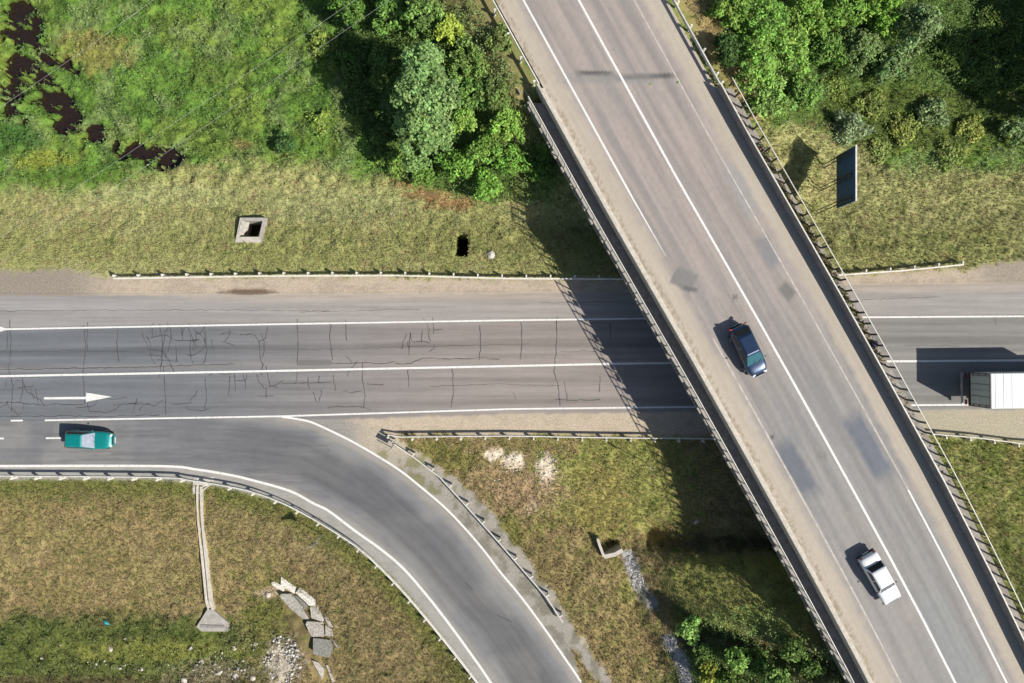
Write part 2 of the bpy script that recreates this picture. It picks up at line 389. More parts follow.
    sc_ = mixc(sc_, C(84, 80, 60), east*(blob(gx, gy, 720, 640, 70, 12, n2)+blob(gx, gy, 725, 545, 95, 12, n2))*.8)
    dst, _ = dseg(gx, gy, [(628, 556), (634, 575), (645, 595), (652, 604)]); dst2, _ = dseg(gx, gy, [(668, 640), (680, 658), (688, 683), (700, 720)])
    sc_ = mixc(sc_, C(168, 166, 166), east*sst(8, 4, np.minimum(dst, dst2)+(n3-.5)*7))
    rgt = gx > 900
    sc_ = mixc(sc_, C(146, 152, 88), rgt*.9)
    sc_ = mixc(sc_, C(118, 128, 62), rgt*sst(.45, .6, n2)*.8)
    sc_ = mixc(sc_, C(168, 160, 100), rgt*sst(.56, .68, n5)*.6)
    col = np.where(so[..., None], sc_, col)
    lush = np.where(so, np.clip(lowb*.8+east*(blob(gx, gy, 730, 665, 90, 45, n2)), 0, 1), lush)
    n3 = .5*fbm(X*.5, Y*2.6, 4, 62, .7)+.5*fbm(X*1.6, Y*1.6, 4, 63, .75)
    sp = fbm(X*2.3, Y*2.3, 3, 66, .6)
    col = mixc(col, C(150, 128, 94), sst(.66, .74, sp)*(1-lush)*.6); col = mixc(col, C(96, 112, 52), sst(.34, .26, sp)*(1-lush)*.55)
    # ---- sandy shoulders
    sand = C(200, 184, 164); flat = (Z < 1.0)
    yn = il(YN, gx); ys = il(L3, gx)
    rl = np.interp(gx, [-400, 0, 60, 113, 260, 510, 624, 840, 903, 964, 1010, 1400], [274, 272, 271, 277, 277, 279, 280, 276, 272, 270, 262, 258])
    ms = sst(-5, 3, gy-rl+(n2-.5)*13)*(gy < 330)*flat
    sc2 = mixc(np.zeros_like(col)+sand, C(160, 148, 132), sst(.48, .6, n3)*.5)
    sc2 = mixc(sc2, C(146, 138, 126), sst(130, 60, gx)*.75+sst(960, 1000, gx)*.5)
    sc2 = mixc(sc2, C(112, 92, 76), blob(gx, gy, 245, 292, 34, 4.5, n3, .5)*.9)
    col = mixc(col, sc2, ms)
    rl2 = np.interp(gx, [300, 385, 395, 510, 716, 932, 1024, 1500], [432, 431, 433, 434, 436, 433, 442, 442])
    ms2 = sst(4, -3, gy-rl2+(n2-.5)*9)*(gy > 395)*flat*(gx > 300)
    sc3 = mixc(np.zeros_like(col)+C(206, 190, 168), C(176, 164, 142), sst(.5, .6, n3)*.5)
    sc3 = mixc(sc3, C(182, 176, 154), sst(800, 900, gx)*.8)
    col = mixc(col, mixc(sc3, C(162, 157, 151), sst(372, 330, gx+(n2-.5)*20)), ms2)
    dg, sg = dseg(gx, gy, GORE+[(640, 735), (920, 1180)]); din, sin_ = dseg(gx, gy, RIN)
    wdt = np.interp(gy, [430, 470, 500, 560, 640, 700], [5, 8, 15, 10, 6, 6])
    mg = (sst(3, -3, dg-wdt+(n2-.5)*12)*(east)*(gy > 415))
    mg = np.maximum(mg, inpoly(gx, gy, RIN[:14]+[(566, 628)]+GORE[::-1]+[(384, 428), (300, 414)])*1.0)
    sc4 = mixc(np.zeros_like(col)+C(172, 166, 155), C(132, 128, 114), sst(.42, .6, n2)*.8)
    sc4 = mixc(sc4, C(206, 192, 170), sst(480, 440, gy)*.7)
    sc4 = mixc(sc4, C(162, 157, 151), sst(372, 340, gx+(n2-.5)*20)*(gy < 450))
    sc4 = mixc(sc4, C(140, 138, 88), (dg < 20)*(gy > 450)*(gy < 500)*sst(.5, .6, n2)*.6)
    col = mixc(col, sc4, mg)
    mo = inpoly(gx, gy, ROUT+[(1795, 6000), (-4000, 6000)])*sst(16, 11, dout+(n2-.5)*3)
    oc = mixc(np.zeros_like(col)+C(176, 173, 166), C(150, 147, 138), sst(.48, .6, n3)*.5)
    col = mixc(col, oc, mo)
    ungr = np.clip(ms+ms2+mg+mo, 0, 1)
    # ---- asphalt
    wn = (n2-.5)*3.0
    am = sst(-1.5, 1.5, gy-yn+wn)*sst(1.5, -1.5, gy-ys-5+wn*1.2)
    st = fbm(X*.12, Y*5.5, 4, 40, .6); st2 = fbm(X*.05, Y*2.2, 3, 44)
    f = gx/1024.0
    ac = mixc(np.zeros_like(col)+C(124, 127, 131), C(160, 151, 145), sst(.12, .5, f))
    ac = mixc(ac, C(146, 144, 140), sst(.78, .9, f))
    shn = sst(2, -4, gy-il(L1, gx))
    ac = mixc(ac, C(176, 170, 164), shn*.7)
    ac = mixc(ac, C(184, 170, 154), shn*sst(14, 2, gy-yn)*sst(100, 300, gx)*.6)
    l1 = il(L1, gx); l2 = il(L2, gx)
    for off, wd, k in ((24, 7, .85), (8, 7, .3), (60, 7, .25), (82, 6, .5)):
        ac = mixc(ac, ac*.68, sst(wd, 0, np.abs(gy-l1-off+(st2-.5)*5))*k)
    ac = mixc(ac, C(176, 166, 156), sst(5, 0, np.abs(gy-l1-40))*.25)
    ac = ac*(1+(st-.5)*.5)[..., None]
    # repair strip by the centre line
    ac = mixc(ac, C(112, 110, 106), inpoly(gx, gy, [(298, 360), (331, 359.5), (331, 365.5), (298, 366)])*.6)
    col = mixc(col, ac, am*flat*(~((gy > il(L3, gx)+1) & (gx < 290))))
    rm = inpoly(gx, gy, ROUT+RIN[::-1]+[(-4000, 462)]) & flat
    rb = np.where(gx < 300, np.abs(gy-442), dr)
    rs = fbm(X*.25, Y*.25, 3, 50)
    rc = mixc(np.zeros_like(col)+C(126, 129, 134), C(148, 149, 149), sst(.4, .6, rs)*.6+sst(470, 600, gy)*.3)
    off = np.where(sr > 0, dr, -dr)
    rc = mixc(rc, C(84, 85, 90), (sst(20, 3, np.abs(off+(rs-.5)*14))*.5+sst(8, 0, np.abs(off-15+(rs-.5)*10))*.3+sst(9, 0, np.abs(off+14+(rs-.5)*10))*.35)*sst(150, 330, gx))
    rc = mixc(rc, C(110, 111, 116), sst(.5, .6, fbm(gx*.02, gy*.35, 4, 55))*.45*(gx < 330))
    rc = mixc(rc, C(172, 170, 164), sst(24, 36, np.abs(off))*.6)
    rc = mixc(rc, C(172, 168, 162), sst(10, 0, din)*.6+sst(8, 0, dout)*.2)
    rc = rc*np.array([1.04, 1.0, .95]); rc = rc*(1+(fbm(X*.6, Y*.6, 4, 52)-.5)*.14+(fbm(off*.3, (gx+gy)*.012, 4, 57, .65)-.5)*.42+(fbm(X*3, Y*3, 3, 58)-.5)*.1)[..., None]
    col = mixc(col, rc, rm*1.0)
    far = sst(49, 62, np.maximum(np.abs(X), np.abs(Y)*1.45))*np.clip(1-am-rm, 0, 1)
    col = mixc(col, C(132, 144, 82), far)
    return col*(.88+.24*n3[..., None]), np.clip(1-ungr-am-rm, 0, 1)*1.0, lush
def axis(lo, hi, step, far, n):
    a = np.arange(lo, hi+step/2, step); g = np.geomspace(step, far, n).cumsum(); g = g/g[-1]*(far)
    return np.concatenate([lo-g[::-1], a, hi+g])
xs = axis(-50, 50, .17, 600, 34); ys_ = axis(-34, 34, .17, 600, 34)
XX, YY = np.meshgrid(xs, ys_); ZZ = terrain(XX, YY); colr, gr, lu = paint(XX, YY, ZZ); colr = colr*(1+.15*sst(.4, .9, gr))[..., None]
# wet mud round the marsh pools and bare soil in the pits
mud = sst(-1.02, -1.25, ZZ)*((XX < -25) & (YY > 13)); colr = mixc(colr, C(60, 40, 30), mud)
colr = mixc(colr, C(56, 44, 36), sst(-1.8, -2.4, ZZ)*(YY > 5))
ter = grid('ground', np.stack([XX, YY, ZZ], -1), M['ground'], colr)
# marsh water
wm = mat('marsh_water', (.018, .011, .008), .1, amt=.2, spec=.5)
wg = B(); wg.prism([(-46, 14.2), (-27.2, 14.2), (-27.2, 34), (-46, 34)], -1.6, -1.1); o = wg.build('marsh_water', wm); o['kind'] = 'structure'

# ------------------------------------------------------------------ roads
def flatpaint(Gd): 
    c, _, _ = paint(Gd[..., 0], Gd[..., 1]); return c
xr = axis(-48, 48, .14, 600, 24); gxr = 512+xr*12
yn = (341.5-il(YN, gxr)+2)/12; yse = (341.5-il(L3, gxr)-7)/12
t = np.linspace(0, 1, 110)[:, None]
Gm = np.stack([np.broadcast_to(xr, (110, len(xr))), yn*(1-t)+yse*t, np.full((110, len(xr)), .012)], -1)
grid('main_road', Gm, M['asphalt'], flatpaint(Gm))
def cut(pts, n):  # equal arc length samples of a pixel polyline
    pts = np.array(pts, float); s = np.r_[0, np.hypot(*np.diff(pts, axis=0).T).cumsum()]
    q = np.linspace(0, s[-1], n); return np.stack([np.interp(q, s, pts[:, 0]), np.interp(q, s, pts[:, 1])], -1)
def offs(pl, d):
    tg = np.gradient(pl, axis=0); tg /= np.hypot(*tg.T)[:, None]+1e-9; return pl+np.stack([-tg[:, 1], tg[:, 0]], -1)*d
oa = cut([(-60, 466), (158, 466), (197.6, 469.6)], 140); ob = cut(ROUT[4:17], 300); oe = cut(ROUT[16:], 60); of = cut(ROUT[:3][:2]+[(-60, 466)], 60)
ia = cut([(-60, 418.5), (281.6, 417)], 140); ib = cut([(281.6, 417)]+RIN[1:15], 300); ie = cut(RIN[14:], 60); i_f = cut([(-4000, 462), (-60, 418.5)], 60)
OUT = np.concatenate([of[:-1], oa[:-1], ob[:-1], oe]); INN = np.concatenate([i_f[:-1], ia[:-1], ib[:-1], ie])
OUT = offs(OUT, 9.5); INN = INN.copy(); rmp = np.clip((np.arange(len(INN))-198)/60, 0, 1)[:, None]; INN = INN*(1-rmp)+offs(INN, -5)*rmp
k = np.linspace(0, 1, 60)[:, None, None]; Gr = INN[None]*(1-k)+OUT[None]*k
Gr = np.stack([(Gr[..., 0]-512)/12, (341.5-Gr[..., 1])/12, np.full(Gr.shape[:2], .017)], -1)
grid('ramp_road', Gr, M['asphalt'], flatpaint(Gr))

# elevated road
def deckpaint(u, v, X, Y):
    px = 512+X*FPX/(H-ZD); py = 341.5-Y*FPX/(H-ZD)
    n1 = fbm(X*.3, Y*.3, 4, 71); n2 = fbm(X*1.4, Y*1.4, 4, 72, .6); n3 = fbm(X*5, Y*5, 3, 73)
    st = fbm(v*.07, u*2.2, 4, 74, .6); st2 = fbm(v*.15, u*5, 3, 77, .6)
    c = mixc(np.zeros(X.shape+(3,))+C(178, 167, 159), C(165, 161, 156), sst(0, 18, v))
    c = mixc(c, C(178, 168, 160), sst(.5, .65, n1)*.5)
    for uo, k_ in ((-2.75, .22), (-1.1, .18), (1.1, .18), (2.75, .3)): c = mixc(c, c*.72, sst(.6, 0, np.abs(u-uo+(n1-.5)*.5))*k_*2)
    c = mixc(c, C(140, 138, 138), sst(.5, .62, st)*.45*(np.abs(u) < 4.2))
    sm = np.clip(sst(3.5, 4.4, -u+(n2-.5)*.7)+sst(3.9, 4.6, u+(n2-.5)*.7), 0, 1)
    c = mixc(c, mixc(np.zeros_like(c)+C(198, 187, 172), C(184, 173, 156), sst(.45, .62, n3)*.6), sm)
    c = mixc(c, C(158, 144, 122), sst(.22, .02, np.abs(u+5.2+(n1-.5)*.5))*sst(.50, .62, fbm(X*7, Y*7, 2, 79))*.8)
    c = mixc(c, C(126, 112, 88), sst(5.0, 5.5, -u)*sst(.5, .58, n3)*.5)
    def pp(cx, cy, L, W, ang, rgb, k_, soft=.35):
        ca, sa = math.cos(ang), math.sin(ang); dx, dy = px-cx, py-cy
        a = np.abs(dx*ca+dy*sa)/L; b = np.abs(-dx*sa+dy*ca)/W
        return mixc(c, C(*rgb), sst(1+soft, 1-soft, np.maximum(a, b)+(n2-.5)*.35)*k_)
    c = pp(684, 279, 11, 10, .5, (140, 137, 134), 1.0, .12); c = pp(690, 289, 7, 2, .2, (112, 110, 108), .9)
    c = pp(787, 291, 8, 6, .8, (126, 122, 118), .9); c = pp(768, 252, 16, 7, 1.1, (144, 143, 145), .85)
    c = pp(595, 73.5, 16, 2.4, .02, (92, 87, 85), 1.0); c = pp(645, 76.5, 27, 2.4, -.04, (94, 90, 88), 1.0); c = pp(612, 78, 45, 5, 0, (150, 148, 144), .6)
    c = pp(793, 440, 8, 8, .5, (140, 144, 148), .4)
    c = pp(868, 447, 34, 10, 1.06, (122, 126, 134), 1.0); c = pp(797, 468, 30, 9, 1.05, (120, 123, 130), 1.0)
    c = pp(822, 455, 5, 4, .3, (140, 138, 130), .6); c = pp(740, 190, 28, 8, 1.07, (156, 160, 160), .5); c = pp(772, 437, 2, 2, 0, (90, 90, 90), .8); c = pp(735, 297, 2.5, 2.5, 0, (120, 116, 112), .8)
    c = pp(893, 395, 3, 3, 0, (150, 128, 110), .6); c = pp(950, 640, 60, 14, 1.07, (150, 158, 156), .5)
    return c*(1+(st2-.5)*.22)[..., None]*(.9+.2*n3[..., None])
us = np.linspace(-5.475, 5.795, 90); vs = np.concatenate([-34-np.geomspace(.2, 260, 24)[::-1], np.arange(-34, 46, .14), 46+np.geomspace(.2, 260, 24)])
UU, VV = np.meshgrid(us, vs); Xd, Yd = UVn(UU, VV)
grid('elevated_road', np.stack([Xd, Yd, np.full_like(Xd, ZD+.001)], -1), M['asphalt'], deckpaint(UU, VV, Xd, Yd))

# ------------------------------------------------------------------ markings
def strip(name, pts, wd, m, z, zz=0):
    b = B(); pts = [Vector(p) for p in pts]; L = []; R = []
    for i, p in enumerate(pts):
        tg = (pts[min(i+1, len(pts)-1)]-pts[max(i-1, 0)]); tg.z = 0; tg.normalize(); nrm = Vector((-tg.y, tg.x, 0))
        w_ = wd[i] if isinstance(wd, (list, tuple)) else wd
        L.append(b.bm.verts.new((p.x+nrm.x*w_/2, p.y+nrm.y*w_/2, z))); R.append(b.bm.verts.new((p.x-nrm.x*w_/2, p.y-nrm.y*w_/2, z)))
    for i in range(len(pts)-1): b.bm.faces.new((R[i], R[i+1], L[i+1], L[i]))
    for f in b.bm.faces:
        if f.normal.z < 0: f.normal_flip()
    o = b.build(name, m); o['kind'] = 'structure'; return o
def roadline(name, Tb, x0, x1, wd, m=None):
    X_ = [x0]+[x for x in Tb[0] if x0 < x < x1]+[x1]
    return strip(name, [P(x, il(Tb, x)) for x in X_], wd, m or M['paint'], .024)
roadline('edge_line', L1, -3500, 5000, .14); roadline('centre_line', L2, -3500, 5000, .17); roadline('edge_line', L3, 45, 5000, .14)
roadline('lane_line', L3, 11, 23, .14); roadline('lane_line', L3, -14, -4, .14)
strip('lane_line', [P(46, 438.2), P(62, 438)], .14, M['paint'], .024); strip('lane_line', [P(-12, 438.6), P(4, 438.4)], .14, M['paint'], .024)
b = B(); b.bm.faces.new([b.bm.verts.new(P(x, y, .026)) for x, y in ((-14, 325.5), (0, 326.6), (9, 329.2), (0, 331.8), (-14, 332))]); b.build('road_marking', M['paint'])['kind'] = 'structure'
b = B(); b.bm.faces.new([b.bm.verts.new(P(x, y, .026)) for x, y in ((44, 397.2), (86, 396.7), (86, 392.6), (112, 396.8), (86, 401.8), (86, 399.2), (44, 399.4))]); b.build('arrow_marking', M['paint'])['kind'] = 'structure'
strip('edge_line', [P(x, y) for x, y in [tuple(v)[:2] for v in smooth_path([(a, c, 0) for a, c in RIN[:15]], 5)]], .17, M['paint'], .028)
strip('edge_line', [P(x, y) for x, y in [tuple(v)[:2] for v in smooth_path([(a, c, 0) for a, c in ROUT[2:18]], 5)]], .2, M['paint'], .028)
for u, wd, m in ((0, .17, M['paint']), (-3.62, .13, M['paint_worn']), (3.62, .12, M['paint_worn'])):
    if u == -3.62:
        strip('edge_line', [UV(u, v) for v in np.arange(-60, .6, 1)], [.15]*55+[.13, .11, .09, .07, .045, .02], M['paint'], ZD+.006)
        strip('edge_line', [UV(u, v) for v in np.arange(7, 60, 1)], .13, M['paint_worn'], ZD+.006)
    elif u == 3.62:
        strip('edge_line', [UV(u, v) for v in np.arange(-60, 24.5, 1)], .11, M['paint_worn'], ZD+.006)
        strip('edge_line', [UV(u, v) for v in np.arange(24, 60, 1)], .14, M['paint'], ZD+.006)
    else: strip('centre_line', [UV(u, v) for v in np.arange(-60, 61, 1)], wd, m, ZD+.006)
# cracks sealed with tar: one sheet of thin wandering strips
CR = [[(118, 330), (117, 345), (119, 362)], [(205, 329), (207, 348), (204, 364)], [(331, 324), (330, 340), (333, 360)], [(452, 366), (454, 388), (451, 408)], [(480, 325), (481, 345), (479, 360)], [(521, 322), (522, 342), (520, 360)], [(205, 378), (207, 398), (205, 412)], [(230, 376), (229, 396)], [(610, 322), (611, 340)],
 [(10, 320), (11, 345), (9, 372), (13, 385), (12, 412)], [(8, 331), (7, 350)], [(84, 325), (86, 345), (83, 372), (85, 400), (84, 404)], [(88, 322), (87, 352)],
 [(0, 369.5), (45, 369), (90, 368), (160, 366.5), (235, 364)], [(0, 403), (15, 402), (30, 404), (45, 405), (60, 404), (84, 405)], [(0, 416.5), (40, 416), (110, 416.5), (160, 415)],
 [(87, 403), (90, 411), (105, 413), (117, 409), (121, 404)], [(113, 405), (140, 403), (155, 406), (163, 400)], [(140, 411), (143, 405), (150, 403)], [(172, 404), (185, 404), (192, 402)],
 [(163, 366), (165, 385), (166, 415)], [(160, 324), (163, 345), (161, 366)], [(142, 333), (148, 347), (155, 364)], [(147, 339), (165, 335), (178, 341), (200, 339)], [(176, 345), (177, 362)], [(190, 335), (191, 355), (193, 364)],
 [(204, 332), (206, 344)], [(153, 323), (152, 338)], [(170, 325), (172, 338), (168, 352)], [(181, 325), (183, 340)], [(240, 335), (255, 334), (259, 342), (261, 360), (263, 366)], [(234, 372), (236, 391)], [(236, 381), (247, 380), (247, 373)],
 [(257, 374), (258, 380), (264, 388)], [(266, 366), (270, 386), (278, 387)], [(297, 319), (298, 345), (297, 366)], [(297, 372), (296, 383)], [(282, 383.5), (331, 382.5)], [(319, 376), (319, 383)], [(266, 398), (266, 387)], [(257, 396), (275, 396)], [(313, 392), (316, 402)], [(322, 390), (319, 403)],
 [(331, 363), (345, 364), (362, 363), (385, 363), (395, 362)], [(345, 320), (347, 342)], [(362, 362), (363, 384), (365, 395), (364, 407)], [(328, 407), (345, 407), (364, 407), (371, 410)], [(172, 372), (190, 373)], [(395, 363), (410, 364), (422, 358), (450, 359), (480, 358), (500, 359)], [(408, 368), (408.5, 387)], [(408, 340), (409, 355)],
 [(410, 333), (412, 343), (420, 341), (430, 343)], [(422, 330), (421, 342)], [(346, 356), (352, 363)], [(557, 317), (556, 350), (554, 372), (558, 385), (560, 406)], [(556, 318), (556.5, 330)], [(555, 399), (570, 400), (600, 400)], [(565, 382), (567, 400)], [(600, 376), (599, 392)], [(513, 392), (516, 400)],
 [(0, 352), (60, 351), (130, 351.5)], [(560, 352), (620, 350)], [(995, 318), (996, 325)], [(905, 345), (960, 346)], [(260, 350), (345, 349), (440, 346), (530, 344)], [(220, 335), (235, 333)], [(24, 385), (31, 388), (34, 401)], [(7, 380), (5, 390)], [(24, 403), (22, 414), (10, 418)],
 [(0, 311), (90, 310.5), (220, 310), (330, 311)], [(300, 312), (420, 309)], [(540, 303), (600, 302), (640, 300)], [(850, 300), (940, 297)], [(430, 386), (500, 384), (560, 386)]]
cr_ = random.Random(5)
def wander(x, y, ang, n, st):
    out = [(x, y)]
    for _ in range(n):
        ang += cr_.choice([0, 0, 1.1, -1.1])*(cr_.random() < .3)+cr_.uniform(-.35, .35); x += math.cos(ang)*st*cr_.uniform(.6, 1.4); y += math.sin(ang)*st*cr_.uniform(.6, 1.4)
        if not il(L1, x)-6 < y < il(L3, x)-3: break
        out.append((x, y))
    return out
for x0, x1, y0, y1, n_ in ((140, 215, 326, 364, 15), (225, 275, 330, 395, 7), (5, 40, 375, 414, 5), (400, 435, 328, 345, 5), (90, 190, 398, 412, 4), (300, 380, 375, 405, 3)):
    for _ in range(n_+2):
        w_ = wander(cr_.uniform(x0, x1), cr_.uniform(y0, y1), cr_.choice([0, PI/2, PI, -PI/2]), cr_.randint(2, 5), 5)
        if len(w_) > 1: CR.insert(0, w_)
b = B()
for i, c in enumerate(CR):
    pts = resample([P(x, y) for x, y in c], .35); L = []; R = []
    faint = i >= len(CR)-15
    for j, p in enumerate(pts):
        w_ = (.012 if faint else .025)*(0.6+random.random()*.9); a = random.uniform(-.05, .05)
        tg = pts[min(j+1, len(pts)-1)]-pts[max(j-1, 0)]; tg.normalize(); nr = Vector((-tg.y, tg.x, 0)); q = p+nr*a
        L.append(b.bm.verts.new((q.x+nr.x*w_, q.y+nr.y*w_, .0225))); R.append(b.bm.verts.new((q.x-nr.x*w_, q.y-nr.y*w_, .0225)))
    for j in range(len(pts)-1): b.bm.faces.new((R[j], R[j+1], L[j+1], L[j]))
b.build('road_cracks', M['tar'])['kind'] = 'structure'
b = B()
for c in ([(465, 612-30), (473, 590)], [(497, 615), (512, 622)]):
    pts = resample([P(x, y) for x, y in c], .35)
    for p, q in zip(pts[:-1], pts[1:]):
        nr = Vector((-(q-p).y, (q-p).x, 0)).normalized()*.035
        b.bm.faces.new([b.bm.verts.new((w_.x, w_.y, .0225)) for w_ in (p-nr, q-nr, q+nr, p+nr)])
b.build('road_cracks', M['tar'])['kind'] = 'structure'

# ------------------------------------------------------------------ bridge
br = empty('road_bridge', UV(0, vat(0, YA), 0), 0, 'grey road bridge carrying the upper road diagonally over the main road', 'bridge')
def bpart(b, name, m, bevel=0, parent=None, **k):
    o = b.build(name, m, None, bevel, **k); o.parent = parent or br
    if (parent or br) == br: o.matrix_parent_inverse = Matrix.Translation(-br.location)
    return o
def para(u0, u1, ya, yb):  # skewed footprint
    a = [tuple(UV(u0, v))[:2] for v in np.linspace(vat(u0, ya), vat(u0, yb), 28 if abs(ya-yb) > 20 else 2)]
    b = [tuple(UV(u1, v))[:2] for v in np.linspace(vat(u1, ya), vat(u1, yb), 28 if abs(ya-yb) > 20 else 2)]
    return [a, b]
bpart(B().prism(para(-6.02, 6.86, YA, YB), 5.45, 5.9), 'deck', M['concrete_dark'])
bpart(B().prism(para(-5.5, 5.8, YA, YB), 5.905, 5.985), 'road_slab', M['concrete_dark'])
for u in (-5.6, -2.8, 0, 2.8, 5.4): bpart(B().prism(para(u-.3, u+.3, YA-.1, YB+.1), 4.5, 5.44), 'girder', M['concrete'])
for yy in (YA, YB):
    s_ = 1 if yy > 0 else -1
    bpart(B().prism(para(-7.3, 7.0, yy+.9*s_, yy-.05*s_), -.5, 4.48), 'abutment', M['concrete'])
for yy in (6.4, -9.3):
    bpart(B().prism(para(-6.3, 6.1, yy+.55, yy-.55), 3.8, 4.49), 'pier_cap', M['concrete'], .03)
    for u in (-5.2, -1.8, 1.8, 5.0):
        q = UV(u, vat(u, yy), 0); bpart(B().tube([(q.x, q.y, -2.5), (q.x, q.y, 3.79)], .42, 20), 'pier', M['concrete'], smooth=False)
bpart(B().prism(para(-7.12, -6.025, 18.0, YB), 5.2, 5.5), 'walkway', M['walk'])
bpart(B().prism(para(-7.02, -6.84, 18.0, YB), 5.503, 5.8), 'upstand', M['concrete'], .02)
bpart(B().prism(para(5.99, 6.85, YA, YB), 5.903, 6.06), 'walkway', M['walk'])
# parapets between road and walkways
bpart(B().prism(para(-6.0, -5.82, YA, YB), 5.903, 6.95), 'parapet', M['concrete_pale'], .02)
bpart(B().prism(para(-5.815, -5.48, YA, YB), 5.903, 6.14), 'kerb', M['concrete_pale'], .02)
bpart(B().prism(para(5.80, 5.94, YA, YB), 5.903, 6.93), 'parapet', M['concrete_dark'], .02)
bpart(B().prism(para(5.80, 5.90, YA, YB), 6.935, 7.02), 'parapet_cap', M['rail'], .01)
# outer railings with their posts
HB = math.atan2(DY, DX)
for u in (-6.98, 6.75):
    rb = B(); v0, v1 = vat(u, 17.95 if u < 0 else 19.3), vat(u, YB+.1); vv_ = np.linspace(v0, v1, 40); w_ = .03
    rb.sweep([UV(u, v, 6.06) for v in vv_], [(-w_, 1.0), (w_, 1.0), (w_, 1.06), (-w_, 1.06)])
    rl = bpart(rb, 'railing', M['rail'])
    if u < 0:
        lb = B()
        lb.sweep([UV(u, v, 6.06) for v in vv_], [(-.015, .5), (.015, .5), (.015, .54), (-.015, .54)])
        lb.build('lower_bar', M['concrete'], rl)
    n = 58
    for i in range(n):
        v = v0+.25+(v1-v0-.5)*i/(n-1); q = UV(u-(.03 if u > 0 else 0), v, 0)
        B().box((q.x, q.y, 6.555 if u > 0 else 6.43), (.13, .08, .99) if u > 0 else (.10, .06, 1.25), HB).build('post', M['steel_dark'] if u > 0 else M['rail'], rl)
u = -7.0; v0, v1 = vat(u, YA-.1), vat(u, YB+.1)
for i in range(40):     # broken blocks of the deck edge showing outside the railing
    v = v0+.3+(v1-v0-.6)*(i+random.uniform(-.3, .3))/39; q = UV(u-.17, v, 0)
    bpart(B().box((q.x, q.y, 5.80+random.uniform(-.06, .04)), (random.uniform(.3, .62), random.uniform(.08, .2), .3), HB), 'edge_block', random.choice([M['concrete'], M['concrete'], M['walk']]), .03)
gp = B(); gp.tube([UV(u+.30, v, 5.56) for v in np.linspace(v0, v1, 40)], .05, 8); bpart(gp, 'pipe', M['concrete'])

# ------------------------------------------------------------------ guardrails
WP = [(-.03, .44), (.05, .48), (.05, .53), (-.01, .57), (-.01, .61), (.05, .65), (.05, .7), (.03, .75), (-.05, .76), (-.05, .74)]
def guardrail(pts, label, side=1, z=None, gap=2.0, m=None, hgt=0, lean=0):
    """pts world points on the ground; side=+1 posts left of travel"""
    pts = [Vector(p) for p in pts]
    rt = empty('guardrail', pts[0], 0, label, 'guardrail', 'steel crash barriers along the roads')
    loc = [p-pts[0] for p in pts]
    B().sweep(loc, [(a*-side, zz+hgt) for a, zz in WP]).build('beam', m or M['rail'], rt)
    ps = resample(loc, gap)
    for i, p in enumerate(ps):
        t_ = (ps[min(i+1, len(ps)-1)]-ps[max(i-1, 0)]); t_.z = 0; t_.normalize(); nr = Vector((-t_.y, t_.x, 0))*side
        a = math.atan2(t_.y, t_.x); q = p+nr*.24
        pb = B(); pb.box((q.x, q.y, p.z+.33+hgt/2), (.11, .16, .9+hgt), a); pb.box((q.x-nr.x*.5*.2, q.y-nr.y*.1, p.z+.62+hgt), (.09, .22, .16), a)
        pb.build('post', M['rail'], rt)
    return rt
def gpath(px, z=.76, base=0): 
    out = []
    for x, y in px: p = P(x, y, z+base); p.z = base; out.append(p)
    return out
guardrail(gpath([(113, 278.5), (200, 277), (260, 276), (395, 275.4), (510, 278.5), (624, 279), (760, 278.3), (840, 275), (903.6, 270.6), (964, 264.6)]), 'long straight guardrail between the grass verge and far shoulder, passing beneath the bridge', 1)
guardrail(gpath([(388, 434.8), (400, 437), (510, 436), (600, 437.6), (716, 439), (830, 436), (932.6, 434), (980, 438), (1024, 443.8), (1090, 449), (1300, 455)]), 'guardrail along the sandy near shoulder, running under the bridge past the truck', -1)
guardrail(gpath(GORE), 'short steel guardrail curving along the inner side of the ramp from the gore', 1)
GO = [(-500, 478), (-120, 476), (0, 476), (158, 477.5), (190, 480.5), (222, 485.5), (250, 491.5), (281.6, 503), (316, 521), (355, 546), (381.7, 570), (408, 598), (439.7, 636), (476.6, 683), (520, 745), (600, 870)]
go_s = [(p.x, p.y) for p in smooth_path([(a, c, 0) for a, c in GO], 4)]
guardrail(gpath(go_s), 'long curved steel guardrail sweeping round the outer edge of the ramp beside the dry grass', -1)
# dark lower rub rail seen inside the curve
def apath(u, ya, v_end): return [UV(u, v_end, 5.98), UV(u, vat(u, ya)-.1, 5.98)]
guardrail(apath(-5.78, YA, -90), 'steel guardrail on the left edge of the upper road before the bridge railing', -1, hgt=.1)
guardrail(apath(5.88, YA, -90), 'steel guardrail on the right edge of the upper road beside the bushes', 1, hgt=.1)

